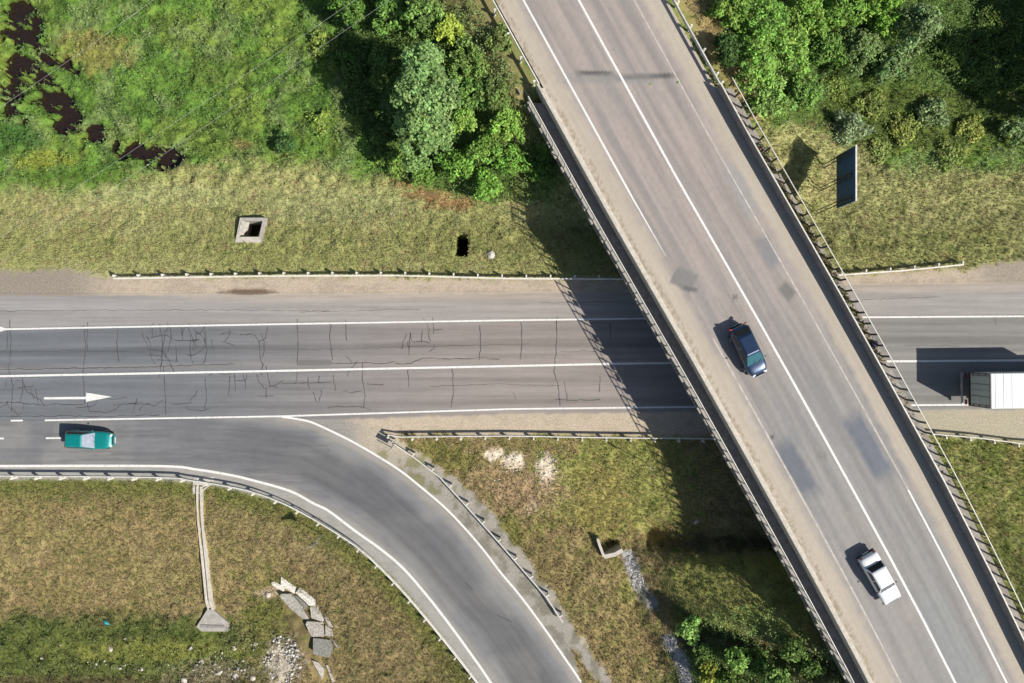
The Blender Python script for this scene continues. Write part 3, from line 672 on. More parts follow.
# ------------------------------------------------------------------ vehicles
def carpaint(name, rgb, metal=.3, rough=.3): return mat(name, rgb, rough, metal, amt=.05, sc=1.0, coat=.8)
def ring_body(st, zb=.22):
    b = B(); rings = []
    for x, w_, zt in st:
        half = [(0, zt+.02), (.6*w_, zt+.015), (.9*w_, zt-.015), (w_, zt-.12), (w_*1.0, (zt+zb)*.5), (.97*w_, zb+.1), (.85*w_, zb)]
        ring = half+[(0, zb)]+[(-y, z) for y, z in half[:0:-1]]
        rings.append([b.bm.verts.new((x, y, z)) for y, z in ring])
    n = len(rings[0])
    for A, Q in zip(rings[:-1], rings[1:]):
        for k_ in range(n): b.bm.faces.new((A[k_], A[(k_+1) % n], Q[(k_+1) % n], Q[k_]))
    b.bm.faces.new(rings[0]); b.bm.faces.new(rings[-1][::-1]); return b
def quad_glass(name, A, Bv, Cv, D, m, parent, inset=.1, out=.012, ins2=None):
    A, Bv, Cv, D = map(Vector, (A, Bv, Cv, D)); ins2 = inset if ins2 is None else ins2
    def bil(s, t_): return A.lerp(Bv, s).lerp(D.lerp(Cv, s), t_)
    n = (Bv-A).cross(D-A).normalized()
    b = B(); top = [bil(s, t_)+n*out for s, t_ in ((inset, ins2), (1-inset, ins2), (1-inset, 1-ins2), (inset, 1-ins2))]; bot = [p-n*(out+.02) for p in top]
    tv = [b.bm.verts.new(p) for p in top]; bv = [b.bm.verts.new(p) for p in bot]
    b.bm.faces.new(tv); b.bm.faces.new(bv[::-1])
    for i in range(4): b.bm.faces.new((tv[i], bv[i], bv[(i+1) % 4], tv[(i+1) % 4]))
    return b.build(name, m, parent)
def wheel(parent, x, y, r, wd, hub):
    o = B().tube([(x, y-wd/2, r), (x, y+wd/2, r)], r, 24).build('wheel', M['rubber'], parent, .02)
    s_ = 1 if y > 0 else -1
    B().tube([(x, y+s_*(wd/2-.02), r), (x, y+s_*(wd/2+.012), r)], [r*.62, r*.6], 20).build('rim', hub, o)
def car(label, cat, loc, heading, L, W, Ht, paint_m, cab, belt=.88, hood=.82, trunk=.9, group=None, screen=None, boxy=True, rearglass=None, name='car'):
    rt = empty(name, loc, heading, label, cat, group); h = W/2; f = L/2
    if boxy: st = [(-f, .93*h, trunk-.1), (-f+.06, .98*h, trunk-.01), (-f+.6, h, trunk+.01), (cab[0]-.02, h, belt+.02), (0, h, belt+.03), (cab[3]+.02, h, belt+.0), (f-.5, .985*h, hood+.01), (f-.09, .96*h, hood-.02), (f, .92*h, hood-.12)]
    else: st = [(-f, .6*h, trunk-.25), (-f+.12, .8*h, trunk-.06), (-f+.4, .97*h, trunk+.02), (cab[0]+.1, h, belt+.03), (0, h, belt+.04), (cab[3], .99*h, belt+.0), (f-.55, .95*h, hood), (f-.25, .84*h, hood-.08), (f-.08, .68*h, hood-.2), (f, .46*h, hood-.3)]
    ring_body(st).build('body', paint_m, rt, smooth=True, sub=1 if boxy else 2)
    wb, wt = .93*h, (.76 if boxy else .70)*h; zb, zt = belt-.03, Ht
    x0, x1, x2, x3 = cab      # rear base, rear top, front top, front base
    c = B(); zr = zt-.04
    lv = [[(x0, wb), (x3, wb)], [(x1, wt), (x2, wt)]]
    bot = [(x0, -wb, zb), (x3, -wb, zb), (x3, wb, zb), (x0, wb, zb)]; mid = [(x1, -wt, zr), (x2, -wt, zr), (x2, wt, zr), (x1, wt, zr)]
    top = [(x1+.14, -wt+.12, zt), (x2-.12, -wt+.12, zt), (x2-.12, wt-.12, zt), (x1+.14, wt-.12, zt)]
    R_ = [[c.bm.verts.new(p) for p in q] for q in (bot, mid, top)]
    for A, Q in zip(R_[:-1], R_[1:]):
        for k_ in range(4): c.bm.faces.new((A[k_], A[(k_+1) % 4], Q[(k_+1) % 4], Q[k_]))
    c.bm.faces.new(R_[2]); c.build('roof', paint_m, rt, .035 if boxy else .09, smooth=False, seg=2 if boxy else 4)
    g = M['glass']
    quad_glass('windshield', bot[1], bot[2], mid[2], mid[1], screen or g, rt, .05, .014, .06)
    quad_glass('rear_window', bot[3], bot[0], mid[0], mid[3], rearglass or g, rt, .07, .014, .1)
    for s_ in (-1, 1):
        A = Vector((x0+.12, s_*wb, zb)); Bq = Vector((x3-.1, s_*wb, zb)); D = Vector((x1+.06, s_*wt, zr)); Cq = Vector((x2-.03, s_*wt, zr)); xm = .48
        Am, Dm = A.lerp(Bq, xm), D.lerp(Cq, xm)
        for q in ((A, Am, Dm, D), (Am, Bq, Cq, Dm)):
            q = q if s_ < 0 else (q[1], q[0], q[3], q[2]); quad_glass('side_window', *q, g, rt, .05, .012, .14)
        mo = B().box((x3-.22, s_*(h+.05), belt+.06), (.09, .11, .1)); mo.build('mirror', paint_m if not boxy else M['plastic'], rt, .03)
        yl = .70*h if boxy else .56*h
        B().box((f-(.04 if boxy else .12), s_*yl, hood-.2), (.14, .34*h, .14), 0 if boxy else -s_*.45).build('headlight', M['lamp'], rt, .03)
        B().box((-f+.04, s_*.74*h, trunk-.2), (.12, .3*h, .16), 0 if boxy else s_*.3).build('taillight', M['red'], rt, .02)
        for xx in (-f+L*.19, f-L*.19): wheel(rt, xx, s_*(h-.1), .30, .19, M['chrome'])
    for s_, nm in ((1, 'front_bumper'), (-1, 'rear_bumper')):
        B().box((s_*(f+.02), 0, .42), (.14 if boxy else .1, W*(.97 if boxy else .6), .17)).build(nm, M['plastic'] if boxy else paint_m, rt, .04)
    B().box((f+.10, 0, .42), (.02, .5, .11)).build('number_plate', M['white'], rt); B().box((-f-.10, 0, .5), (.02, .5, .11)).build('number_plate', M['white'], rt)
    for s_ in (-.3, .25):
        B().tube([(x3-.02, s_*h, belt+.035), (x3-.2, (s_+.38)*h, belt+.13)], .012, 6).build('wiper', M['plastic'], rt)
    B().box((f+.005, 0, hood-.24), (.04, W*.42, .12)).build('grille', M['plastic'], rt, .01)
    return rt
hb = math.atan2(DY, DX)
p = P(881.6, 578.6, ZD+.9)
car('white boxy old sedan driving on the bridge below the dark blue car', 'car', (p.x, p.y, ZD+.006), hb+.02, 3.85, 1.5, 1.40, carpaint('white_car_paint', (.60, .61, .61), 0, .35), (-1.22, -.92, .42, .93), hood=.84, trunk=.9, group='cars on the roads')
p = P(749.5, 350.5, ZD+.9)
car('dark blue rounded hatchback driving on the bridge close to the centre line', 'car', (p.x, p.y, ZD+.006), hb-.06, 3.95, 1.6, 1.5, carpaint('dark_blue_paint', (.010, .028, .07), .4, .28), (-1.75, -1.25, .25, 1.05), belt=.95, hood=.9, trunk=.98, group='cars on the roads', boxy=False,
    screen=mat('teal_glass', (.02, .09, .11), .1, amt=.1, spec=.6))
p = P(87.4, 440.2, .9)
pale = mat('glare_screen', (.16, .19, .25), .3, sc=5, rgb2=(.27, .30, .36), lo=.35, hi=.7, spec=.3)  # sun and sky glare on the windscreen painted into its mottled base colour
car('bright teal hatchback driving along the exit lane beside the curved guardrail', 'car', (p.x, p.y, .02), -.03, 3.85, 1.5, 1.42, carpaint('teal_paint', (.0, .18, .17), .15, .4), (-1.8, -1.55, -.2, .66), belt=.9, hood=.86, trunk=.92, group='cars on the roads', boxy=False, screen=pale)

def truck():
    zt, zb = 3.7, 1.25; X0 = (991-512)/FPX*(H-zt); k_ = (H-zt)/FPX; y1 = (341.5-373.5)*k_; y0 = (341.5-408.7)*k_; yc = (y0+y1)/2; W = y1-y0
    rt = empty('truck', (X0, yc, .02), 0.012, 'white box truck with grey green rear doors in the near lane, right of the bridge', 'truck')
    h = W/2; L = 7.2
    B().box((L/2, 0, (zt+zb)/2), (L, W, zt-zb)).build('cargo_box', M['white'], rt, .03)
    dm = mat('truck_door_paint', (.5, .56, .52), .5, amt=.08, sc=2)
    for s_ in (-1, 1):
        d = B().box((-.03, s_*W/4, (zt+zb)/2), (.05, W/2-.1, zt-zb-.2)).build('rear_door', dm, rt, .01)
        for q in (.35, .85): B().tube([(-.075, s_*W*.5*q, zb+.12), (-.075, s_*W*.5*q, zt-.12)], .018, 6).build('lock_bar', M['steel_dark'], d)
        for zz in (1.7, 2.4, 3.2): B().box((-.07, s_*(h-.12), zz), (.03, .22, .06)).build('hinge', M['steel_dark'], d)
        B().box((-.04, s_*(h-.035), (zt+zb)/2), (.09, .07, zt-zb-.02)).build('door_frame', M['steel_dark'], rt)
        B().box((-.16, s_*(h-.28), .92), (.1, .42, .14)).build('taillight', M['red'], rt, .01)
        B().box((1.35, s_*(h-.34), .62), (.03, .5, .55)).build('mud_flap', M['rubber'], rt)
        for xx in (2.0, L+.95): wheel(rt, xx, s_*(h-.28), .48, .42, M['galv'])
        B().box((.9, s_*.45, 1.0), (1.8, .12, .22)).build('chassis_rail', M['steel_dark'], rt); 
        B().box((L+1.9, s_*(h+.12), 2.2), (.12, .2, .42)).build('mirror', M['plastic'], rt, .02)
    for i in range(11): B().box((.35+i*.65, 0, zt+.008), (.05, W-.1, .02)).build('roof_rib', M['galv'] if i % 4 == 3 else M['white'], rt)
    B().box((0, 0, zt-.05), (.1, W-.02, .09)).build('door_header', M['steel_dark'], rt); B().box((-.06, 0, zb-.03), (.16, W-.02, .1)).build('door_sill', M['steel_dark'], rt)
    B().box((-.3, 0, .62), (.12, W-.1, .16)).build('rear_bumper', M['galv'], rt, .02)
    B().box((-.37, .2, .64), (.02, .5, .12)).build('number_plate', M['white'], rt)
    B().box((4.6, 0, .98), (5.6, .95, .24)).build('chassis', M['steel_dark'], rt)
    B().box((3.9, h-.35, .75), (1.1, .5, .5)).build('fuel_tank', M['galv'], rt, .08)
    cb = B().prism([(L+.25, -h+.1), (L+2.0, -h+.14), (L+2.0, h-.14), (L+.25, h-.1)], .7, 2.75).build('cab', carpaint('truck_cab_paint', (.72, .73, .73), 0), rt, .1)
    B().box((L+2.01, 0, 2.1), (.05, W-.5, .8)).build('windshield', M['glass'], rt, .02)
    for s_ in (-1, 1):
        B().box((L+1.2, s_*(h-.12), 2.1), (.9, .06, .7)).build('side_window', M['glass'], rt, .02); B().box((L+2.02, s_*(h-.4), 1.0), (.06, .4, .2)).build('headlight', M['lamp'], rt, .02)
    B().box((L+2.04, 0, .7), (.2, W-.3, .32)).build('front_bumper', M['plastic'], rt, .04)
truck()

# ------------------------------------------------------------------ signs
def billboard():
    X0 = 25.65; g = Tz(X0, 12.6)
    rt = empty('road_sign', (X0, 12.6, g), 0, 'large dark blue sign panel on three lattice posts right of the bridge', 'road sign')
    pl = B().box((.06, 0, 4.45-g), (.08, 4.15, 3.05)).build('panel', M['signback'], rt, .01)
    B().box((.115, 0, 4.45-g), (.02, 4.05, 2.95)).build('sign_face', M['signblue'], pl)
    fb = B()
    fb.box((.06, 0, 4.45+1.56-g), (.12, 4.2, .06)); fb.build('frame', M['rail'], rt)
    for y in (1.75, 0, -1.75):
        b = B(); gz = Tz(X0-.25, 12.6+y)-g-.2
        for dy in (-.14, .14): b.box((-.12, y+dy, (gz+5.7-g)/2), (.07, .06, 5.7-g-gz))
        n = 9
        for i in range(n):
            z0 = gz+.3+(5.3-g-gz)*i/n; z1 = gz+.3+(5.3-g-gz)*(i+1)/n; s_ = 1 if i % 2 else -1
            b.tube([(-.12, y-.14*s_, z0), (-.12, y+.14*s_, z1)], .015, 5)
        b.build('post', M['steel_dark'], rt)
billboard()
def post_sign(px, py, zc, shape, size, pdir, label, face_rgb, border_rgb, gz=None, name='road_sign', post_r=.035, nposts=1):
    p = G(px, py); rt = empty(name, p, 0, label, 'road sign')
    pd = Vector((*pdir, 0)).normalized(); nv = Vector((pd.y, -pd.x, 0))
    def plate(sc, t0, t1, m, nm, par):
        b = B()
        if shape == 'tri': pts = [(0, -.58*sc), (.5*sc, .29*sc), (-.5*sc, .29*sc)]
        elif shape == 'round': pts = [(.5*sc*math.cos(a*PI/12), .5*sc*math.sin(a*PI/12)) for a in range(24)]
        else: pts = [(-.5*sc, -.5*sc*size[1]/size[0]), (.5*sc, -.5*sc*size[1]/size[0]), (.5*sc, .5*sc*size[1]/size[0]), (-.5*sc, .5*sc*size[1]/size[0])]
        A = [b.bm.verts.new(pd*x+nv*t0+Vector((0, 0, zc+z))) for x, z in pts]; Q = [b.bm.verts.new(pd*x+nv*t1+Vector((0, 0, zc+z))) for x, z in pts]
        b.bm.faces.new(A); b.bm.faces.new(Q[::-1]); n = len(pts)
        for i in range(n): b.bm.faces.new((A[i], A[(i+1) % n], Q[(i+1) % n], Q[i]))
        return b.build(nm, m, par)
    s0 = size[0] if isinstance(size, tuple) else size
    pl = plate(s0, .02, .05, mat(name+'_border', border_rgb, .5), 'sign_plate', rt)
    if nposts == 1: plate(s0*.94, .05, .054, mat('sign_red', (.5, .03, .03), .5), 'sign_rim', pl)
    plate(s0*(.76 if nposts == 1 else .9), .054, .058, mat(name+'_face', face_rgb, .5), 'sign_face', pl)
    for i in range(nposts):
        o_ = pd*((i-(nposts-1)/2)*.7)
        B().tube([o_+Vector((0, 0, -.4)), o_+Vector((0, 0, zc+.25))], post_r, 8).build('post', M['galv'], rt)
    return rt
post_sign(322.7, 534.5, 2.85, 'tri', 1.12, (.85, .5), 'inverted triangular sign on a thin post behind the curved ramp guardrail', (.7, .7, .68), (.3, .31, .31))
post_sign(643, 461, 2.95, 'round', .7, (.75, -.66), 'round sign on a thin grey post in the grass left of the bridge shadow', (.7, .7, .68), (.3, .31, .31))
post_sign(394, 444, 1.0, 'rect', (.42, 1.0), (.5, .86), 'low rectangular sign board at the nose of the gore between two guardrails', (.1, .1, .1), (.14, .14, .14), nposts=2)

# ------------------------------------------------------------------ drains, walls, stones
def catch_box():
    zt = Tz(*P(270, 245).xy)+.12
    def Q(x, y, z): q = P(x, y, z); return (q.x, q.y)
    f = lambda x, y: (220+x/15.18, 205+y/15.18)
    c = P(250, 230, zt); rt = empty('catch_basin', (c.x, c.y, zt), 0, 'square open concrete drain box with a dark hole, set in the mown verge', 'drain')
    outer = [f(*q) for q in ((228, 568), (305, 192), (692, 192), (628, 568))]; inner = [f(*q) for q in ((285, 484), (340, 242), (645, 242), (592, 484))]
    O = [Vector((*Q(x, y, zt), 0))-Vector((c.x, c.y, 0)) for x, y in outer]; I = [Vector((*Q(x, y, zt), 0))-Vector((c.x, c.y, 0)) for x, y in inner]
    for i in range(4):
        j = (i+1) % 4; b = B(); b.prism([tuple(v)[:2] for v in (O[i], O[j], I[j], I[i])], -2.4, 0.0+.003*i).build('wall', M['concrete' if i in (1, 2) else 'concrete_pale'], rt)
    # broken cover slab left across one side
    s_ = [Vector((*Q(*f(*q), zt), 0))-Vector((c.x, c.y, 0)) for q in ((275, 445), (325, 235), (440, 260), (345, 455))]
    B().prism([tuple(v)[:2] for v in s_], -.15, .05).build('cover_slab', M['concrete_pale'], rt, .01)
    return rt
catch_box()
def chute():
    p0 = G(203, 484); rt = empty('drain_chute', (p0.x, p0.y, 0), 0, 'white concrete drainage chute running down the dry grass from the guardrail to a flared outlet', 'drain')
    pts = []
    for px, py in ((199.5, 486), (199.6, 500), (200.5, 520), (203, 545), (206.5, 575), (210, 600), (211.5, 610)):
        q = G(px, py); pts.append(Vector((q.x-p0.x, q.y-p0.y, min(q.z, .0)+.0)))
    for i in range(1, len(pts)-1): pts[i].z = pts[0].z+(pts[-1].z-pts[0].z)*i/(len(pts)-1)+.02
    for q in pts: q.z = max(q.z, Tz(q.x+p0.x, q.y+p0.y)+.1)
    B().sweep(pts, [(-.2, -.3), (-.2, .1), (-.13, .1), (-.1, -.1), (.08, -.1), (.12, .12), (.32, .12), (.32, -.3)]).build('channel', M['concrete_pale'], rt)
    f = lambda x, y: (180+x/11.39, 465+y/11.39)
    col = [f(150, 130), f(385, 135), f(375, 190), f(215, 330), f(140, 330), f(140, 250)]
    w_ = [P(x, y, .06) for x, y in col]
    B().prism([(q.x-p0.x, q.y-p0.y) for q in w_], -.5, .05).build('inlet_apron', M['concrete_pale'], rt, .02)
    w2 = [P(*f(x, y), .15) for x, y in ((360, 195), (375, 205), (225, 328), (213, 315))]
    B().prism([(q.x-p0.x, q.y-p0.y) for q in w2], -.3, .16).build('side_kerb', M['concrete_pale'], rt)
    g = lambda x, y: (x/3.796, 503+y/3.796)
    q0 = G(212, 618).z+.12
    w3 = [P(*g(x, y), q0) for x, y in ((790, 400), (812, 403), (868, 455), (866, 488), (765, 488), (745, 470))]
    B().prism([(q.x-p0.x, q.y-p0.y) for q in w3], q0-.6, [q0+.16, q0+.16, q0+.02, q0, q0, q0+.02]).build('outlet_slab', M['concrete'], rt, .015)
    w4 = [P(*g(x, y), q0+.1) for x, y in ((762, 463), (850, 465), (852, 474), (762, 473))]
    B().prism([(q.x-p0.x, q.y-p0.y) for q in w4], q0+.0, q0+.1).build('outlet_lip', M['concrete_dark'], rt)
    return rt
chute()
def headwall():
    f = lambda x, y: (580+x/8.533, 520+y/8.533)
    pts = [f(*q) for q in ((228, 70), (150, 160), (170, 225), (205, 315), (300, 295), (365, 258))]
    W3 = [P(x, y, -.35) for x, y in pts]; p0 = W3[3].copy(); p0.z = -1.2
    rt = empty('culvert_headwall', p0, 0, 'low angled concrete culvert headwall above a gravel stream on the grassy slope', 'culvert')
    L_ = [Vector((q.x-p0.x, q.y-p0.y, 0)) for q in W3]
    B().sweep(L_[1:4], [(-.1, -1), (.12, -1), (.12, .85), (-.1, .85)]).build('wall', M['concrete_pale'], rt)
    B().sweep(L_[3:], [(-.17, -1), (.17, -1), (.17, .84), (-.17, .84)]).build('wall', M['concrete_pale'], rt)
headwall()
def stone_mesh(r, sq=(1, 1, .6), seed=0, n=2):
    bm = bmesh.new(); bmesh.ops.create_icosphere(bm, subdivisions=n, radius=r); rr = random.Random(seed)
    axes = [(Vector((rr.gauss(0, 1), rr.gauss(0, 1), rr.gauss(0, 1))).normalized(), rr.uniform(.55, .85)*r) for _ in range(7)]
    for v in bm.verts:
        for a, d in axes:
            e = v.co.dot(a)-d
            if e > 0: v.co -= a*e
        v.co = Vector((v.co.x*sq[0], v.co.y*sq[1], v.co.z*sq[2]))
    me = bpy.data.meshes.new('rock'); bm.to_mesh(me); bm.free(); return me
M['rock'] = mat('pale_rock', (.52, .48, .42), .9, sc=5, rgb2=(.36, .33, .29), bump=.5)
ROCKS = [(110.6, 649, .26, 'pale pinkish rock in the green grass strip left of the chute outlet'), (125, 638.7, .14, 'small white stone just above the pinkish rock in the green strip'), (191, 648, .24, 'pale yellowish rock directly below the chute outlet, left of centre'),
 (234.5, 648, .24, 'pale rock lower right of the chute outlet'), (202, 661, .25, 'cream rock below the yellowish rock under the chute outlet'), (218.6, 673, .26, 'cream rock at the edge of the pale gravel spill, nearest the frame bottom'),
 (236, 675.6, .3, 'larger pale boulder in the gravel spill at the bottom edge'), (184, 680, .34, 'large white rock cut by the bottom edge, lower left of the chute outlet'), (42, 658, .16, 'small white stone alone in the bright green strip at far left'),
 (60.6, 645, .11, 'tiny white stone in the grass near the far left stone'), (97, 664, .18, 'pale stone at the left end of the row of stones along the bank'), (121, 667.6, .2, 'pale stone in the middle of the row along the bank'),
 (142, 669, .2, 'pale stone at the right end of the row along the bank'), (255.5, 644, .24, 'pale rock between the chute outlet and the stacked slabs'), (253, 678, .28, 'angular pale rock right of the boulder at the bottom edge'),
 (70.5, 585, .08, 'tiny yellowish stone alone in the dry grass field'), (391, 214, .16, 'small white stone lying in the verge grass below the willow'), (491, 255, .42, 'large white stone in the verge right of the dark pit'),
 (696, 521.5, .3, 'grey stone in the bridge shadow above the gully'), (470, 452.5, .1, 'tiny white stone in the grass right of the gore'), (268, 594, .3, 'flat tan rock left of the stacked slabs')]
for i, (px, py, r, lb) in enumerate(ROCKS):
    p = G(px, py); o = link('rock', stone_mesh(r, (1, random.uniform(.7, .95), .55), i), M['rock']); o.location = (p.x, p.y, p.z+r*.2); o.rotation_euler = (0, 0, random.uniform(0, 6)); tag(o, lb, 'rock', 'loose rocks')
# slabs tipped along the ditch
SL = [(((130, 40), (215, 105), (205, 145), (125, 95)), 'narrow white slab at the top of the heap of broken slabs'), (((65, 75), (85, 70), (150, 105), (140, 130), (75, 95)), 'small cream slab sticking out at the upper left of the heap'),
 (((240, 105), (335, 180), (330, 215), (298, 214), (215, 140)), 'broad white slab at the upper right of the heap'), (((130, 142), (190, 142), (255, 220), (262, 247), (290, 300), (255, 300), (190, 240), (125, 160)), 'long grey slab along the left side of the heap'),
 (((208, 155), (228, 160), (288, 215), (270, 242), (255, 210)), 'thin shaded slab wedged between the broad white and long grey slabs'), (((300, 225), (345, 215), (385, 300), (380, 310), (310, 290)), 'pale pinkish slab in the middle of the heap'),
 (((282, 312), (380, 318), (385, 400), (312, 400), (275, 330)), 'square grey brown slab in the middle of the heap'), (((395, 260), (440, 345), (415, 340), (388, 290)), 'narrow pinkish slab on the right side of the heap'),
 (((322, 412), (420, 422), (440, 470), (415, 530), (320, 508)), 'large dark grey square slab near the bottom of the heap'), (((395, 332), (435, 360), (440, 403), (395, 398)), 'small grey slab right of the square grey brown one'),
 (((430, 412), (480, 470), (460, 468)), 'small triangular slab sliver at the lower right of the heap'), (((315, 547), (350, 560), (385, 600), (375, 660)), 'pointed pale slab lying alone below the heap'), (((398, 575), (410, 575), (450, 675), (435, 680)), 'thin tan stick like slab at the bottom of the heap')]
SC = [tuple(.88*q*m for q, m in zip((sum(c_)/3*.7+c_[0]*.3, sum(c_)/3*.7+c_[1]*.3, sum(c_)/3*.7+c_[2]*.3), (1.06, 1.0, .9))) for c_ in [(.58, .57, .5), (.6, .56, .46), (.6, .6, .54), (.3, .3, .26), (.2, .2, .17), (.46, .43, .38), (.38, .35, .3), (.45, .4, .35), (.2, .215, .2), (.36, .33, .28), (.3, .28, .24), (.42, .4, .34), (.42, .36, .28)]]
base = G(310, 625).z
for i, (pl, lb) in enumerate(SL):
    z = max(Tz(*P(260+x/6.04, 570+y/6.04, base).xy) for x, y in pl)+.14; w_ = [P(260+x/6.04, 570+y/6.04, z) for x, y in pl]; c = sum(w_, Vector())/len(w_)
    tx, ty = random.uniform(-.12, .12), random.uniform(-.12, .12)
    zs = [(q.x-c.x)*tx+(q.y-c.y)*ty for q in w_]
    o = B().prism([((q.x-c.x)*1.02, (q.y-c.y)*1.02) for q in w_], [a-.9 for a in zs], zs).build('stone_slab', mat('slab_stone', SC[i], .9, sc=5, amt=.4, bump=1.0, bsc=9), None, .015); o.location = c
    tag(o, lb, 'slab', 'heap of broken stone slabs')
# gravel: uncountable pebbles
def scatter_pebbles(name, areas, label_kind, cols):
    Vs = []; Fs = []; Cs = []; k_ = 0; ico = bmesh.new(); bmesh.ops.create_icosphere(ico, subdivisions=1, radius=1)
    iv = np.array([v.co[:] for v in ico.verts]); jf = np.array([[v.index for v in f.verts] for f in ico.faces]); ico.free()
    for (cx, cy, rx, ry, n, r0, r1) in areas:
        for _ in range(n):
            a = rng.random()*6.28; q = math.sqrt(rng.random()); X_ = (cx+math.cos(a)*q*rx-512)/12; Y_ = (341.5-cy-math.sin(a)*q*ry)/12
            r = r0+(r1-r0)*rng.random()**3; pts = iv*(1+(rng.random(iv.shape)-.5)*.5)*r*np.array([1, .8, .6])
            Vs.append((X_, Y_, r)); Fs.append(pts); Cs.append(cols[rng.integers(len(cols))]*(.75+.5*rng.random()))
    A = np.array(Vs); A2 = A.copy(); z = terrain(A[:, 0], A[:, 1])
    V = np.concatenate([f+np.array([a[0]*(H-zz)/H, a[1]*(H-zz)/H, zz+a[2]*.2]) for f, a, zz in zip(Fs, A2, z)])
    F = np.concatenate([jf+i*len(iv) for i in range(len(Fs))]); Cc = np.repeat(np.array(Cs), len(iv), 0)
    o = mesh_np(name, V, F, M['asphalt'], Cc); o['kind'] = 'stuff'; return o
white = [np.array(c) for c in ((.5, .48, .45), (.42, .4, .37), (.56, .54, .5), (.3, .28, .25))]
tag(scatter_pebbles('gravel', [(283, 660, 18, 24, 420, .03, .17), (216, 673, 42, 12, 60, .03, .17), (130, 665, 60, 5, 60, .03, .1), (240, 655, 30, 18, 60, .03, .12)], '', white), 'pale rubble and gravel spilled by the heap of slabs', 'gravel')
tag(scatter_pebbles('gravel', [(546, 468, 12, 18, 150, .03, .12), (515, 462, 15, 12, 90, .03, .12), (530, 490, 45, 26, 200, .02, .09)], '', [c*np.array([1.1, 1.02, .92]) for c in white]), 'white gravel patch in the grass below the near guardrail', 'gravel')
gry = [np.array(c) for c in ((.33, .33, .33), (.42, .42, .42), (.22, .22, .23))]
tag(scatter_pebbles('gravel', [(630, 563, 5, 10, 90, .03, .13), (637, 582, 6, 12, 110, .03, .13), (648, 598, 6, 8, 80, .03, .13), (673, 648, 6, 12, 110, .03, .13), (684, 672, 6, 16, 130, .03, .13)], '', gry), 'grey stones lining the small stream bed below the headwall', 'gravel')
# litter, then a dark lump
p = G(104.5, 619.5); o = B().tube([(0, 0, .1), (.22, -.25, .14), (.6, -.45, .1)], [.09, .12, .03], 8).build('litter', mat('teal_plastic', (.02, .3, .38), .5), None, smooth=True); o.location = p; tag(o, 'small teal plastic scrap lying where dry grass meets the green strip', 'litter')
p = P(874, 345, 6.3); o = link('lump', stone_mesh(.42, (1, .7, .6), 99), mat('dark_matte', (.02, .018, .03), .9)); o.location = (p.x, p.y, 6.25); o.rotation_euler = (0, 0, .7); tag(o, 'dark bundle lying on the right walkway of the bridge among weeds', 'lump')  # plain dark lump standing in for an unidentified dark blob
# overhead cables
for a, c, lb in (((-60, 148), (250, -72), 'thin overhead cable nearest the top left corner crossing the marsh'), ((-60, 277), (420, -45), 'thin overhead cable crossing above the left edge of the willow shadow, upper of two'), ((-60, 303), (470, -56), 'thin overhead cable crossing above the willow shadow, lower of two')):
    A = P(*a, 13); Cc = P(*c, 13.5); pts = [A.lerp(Cc, i/16)-Vector((0, 0, .3*math.sin(PI*i/16))) for i in range(17)]
    o = B().tube(pts, .005, 6).build('power_cable', mat('cable_aluminium', (.55, .56, .56), .4, .4)); tag(o, lb, 'cable', 'overhead power cables')

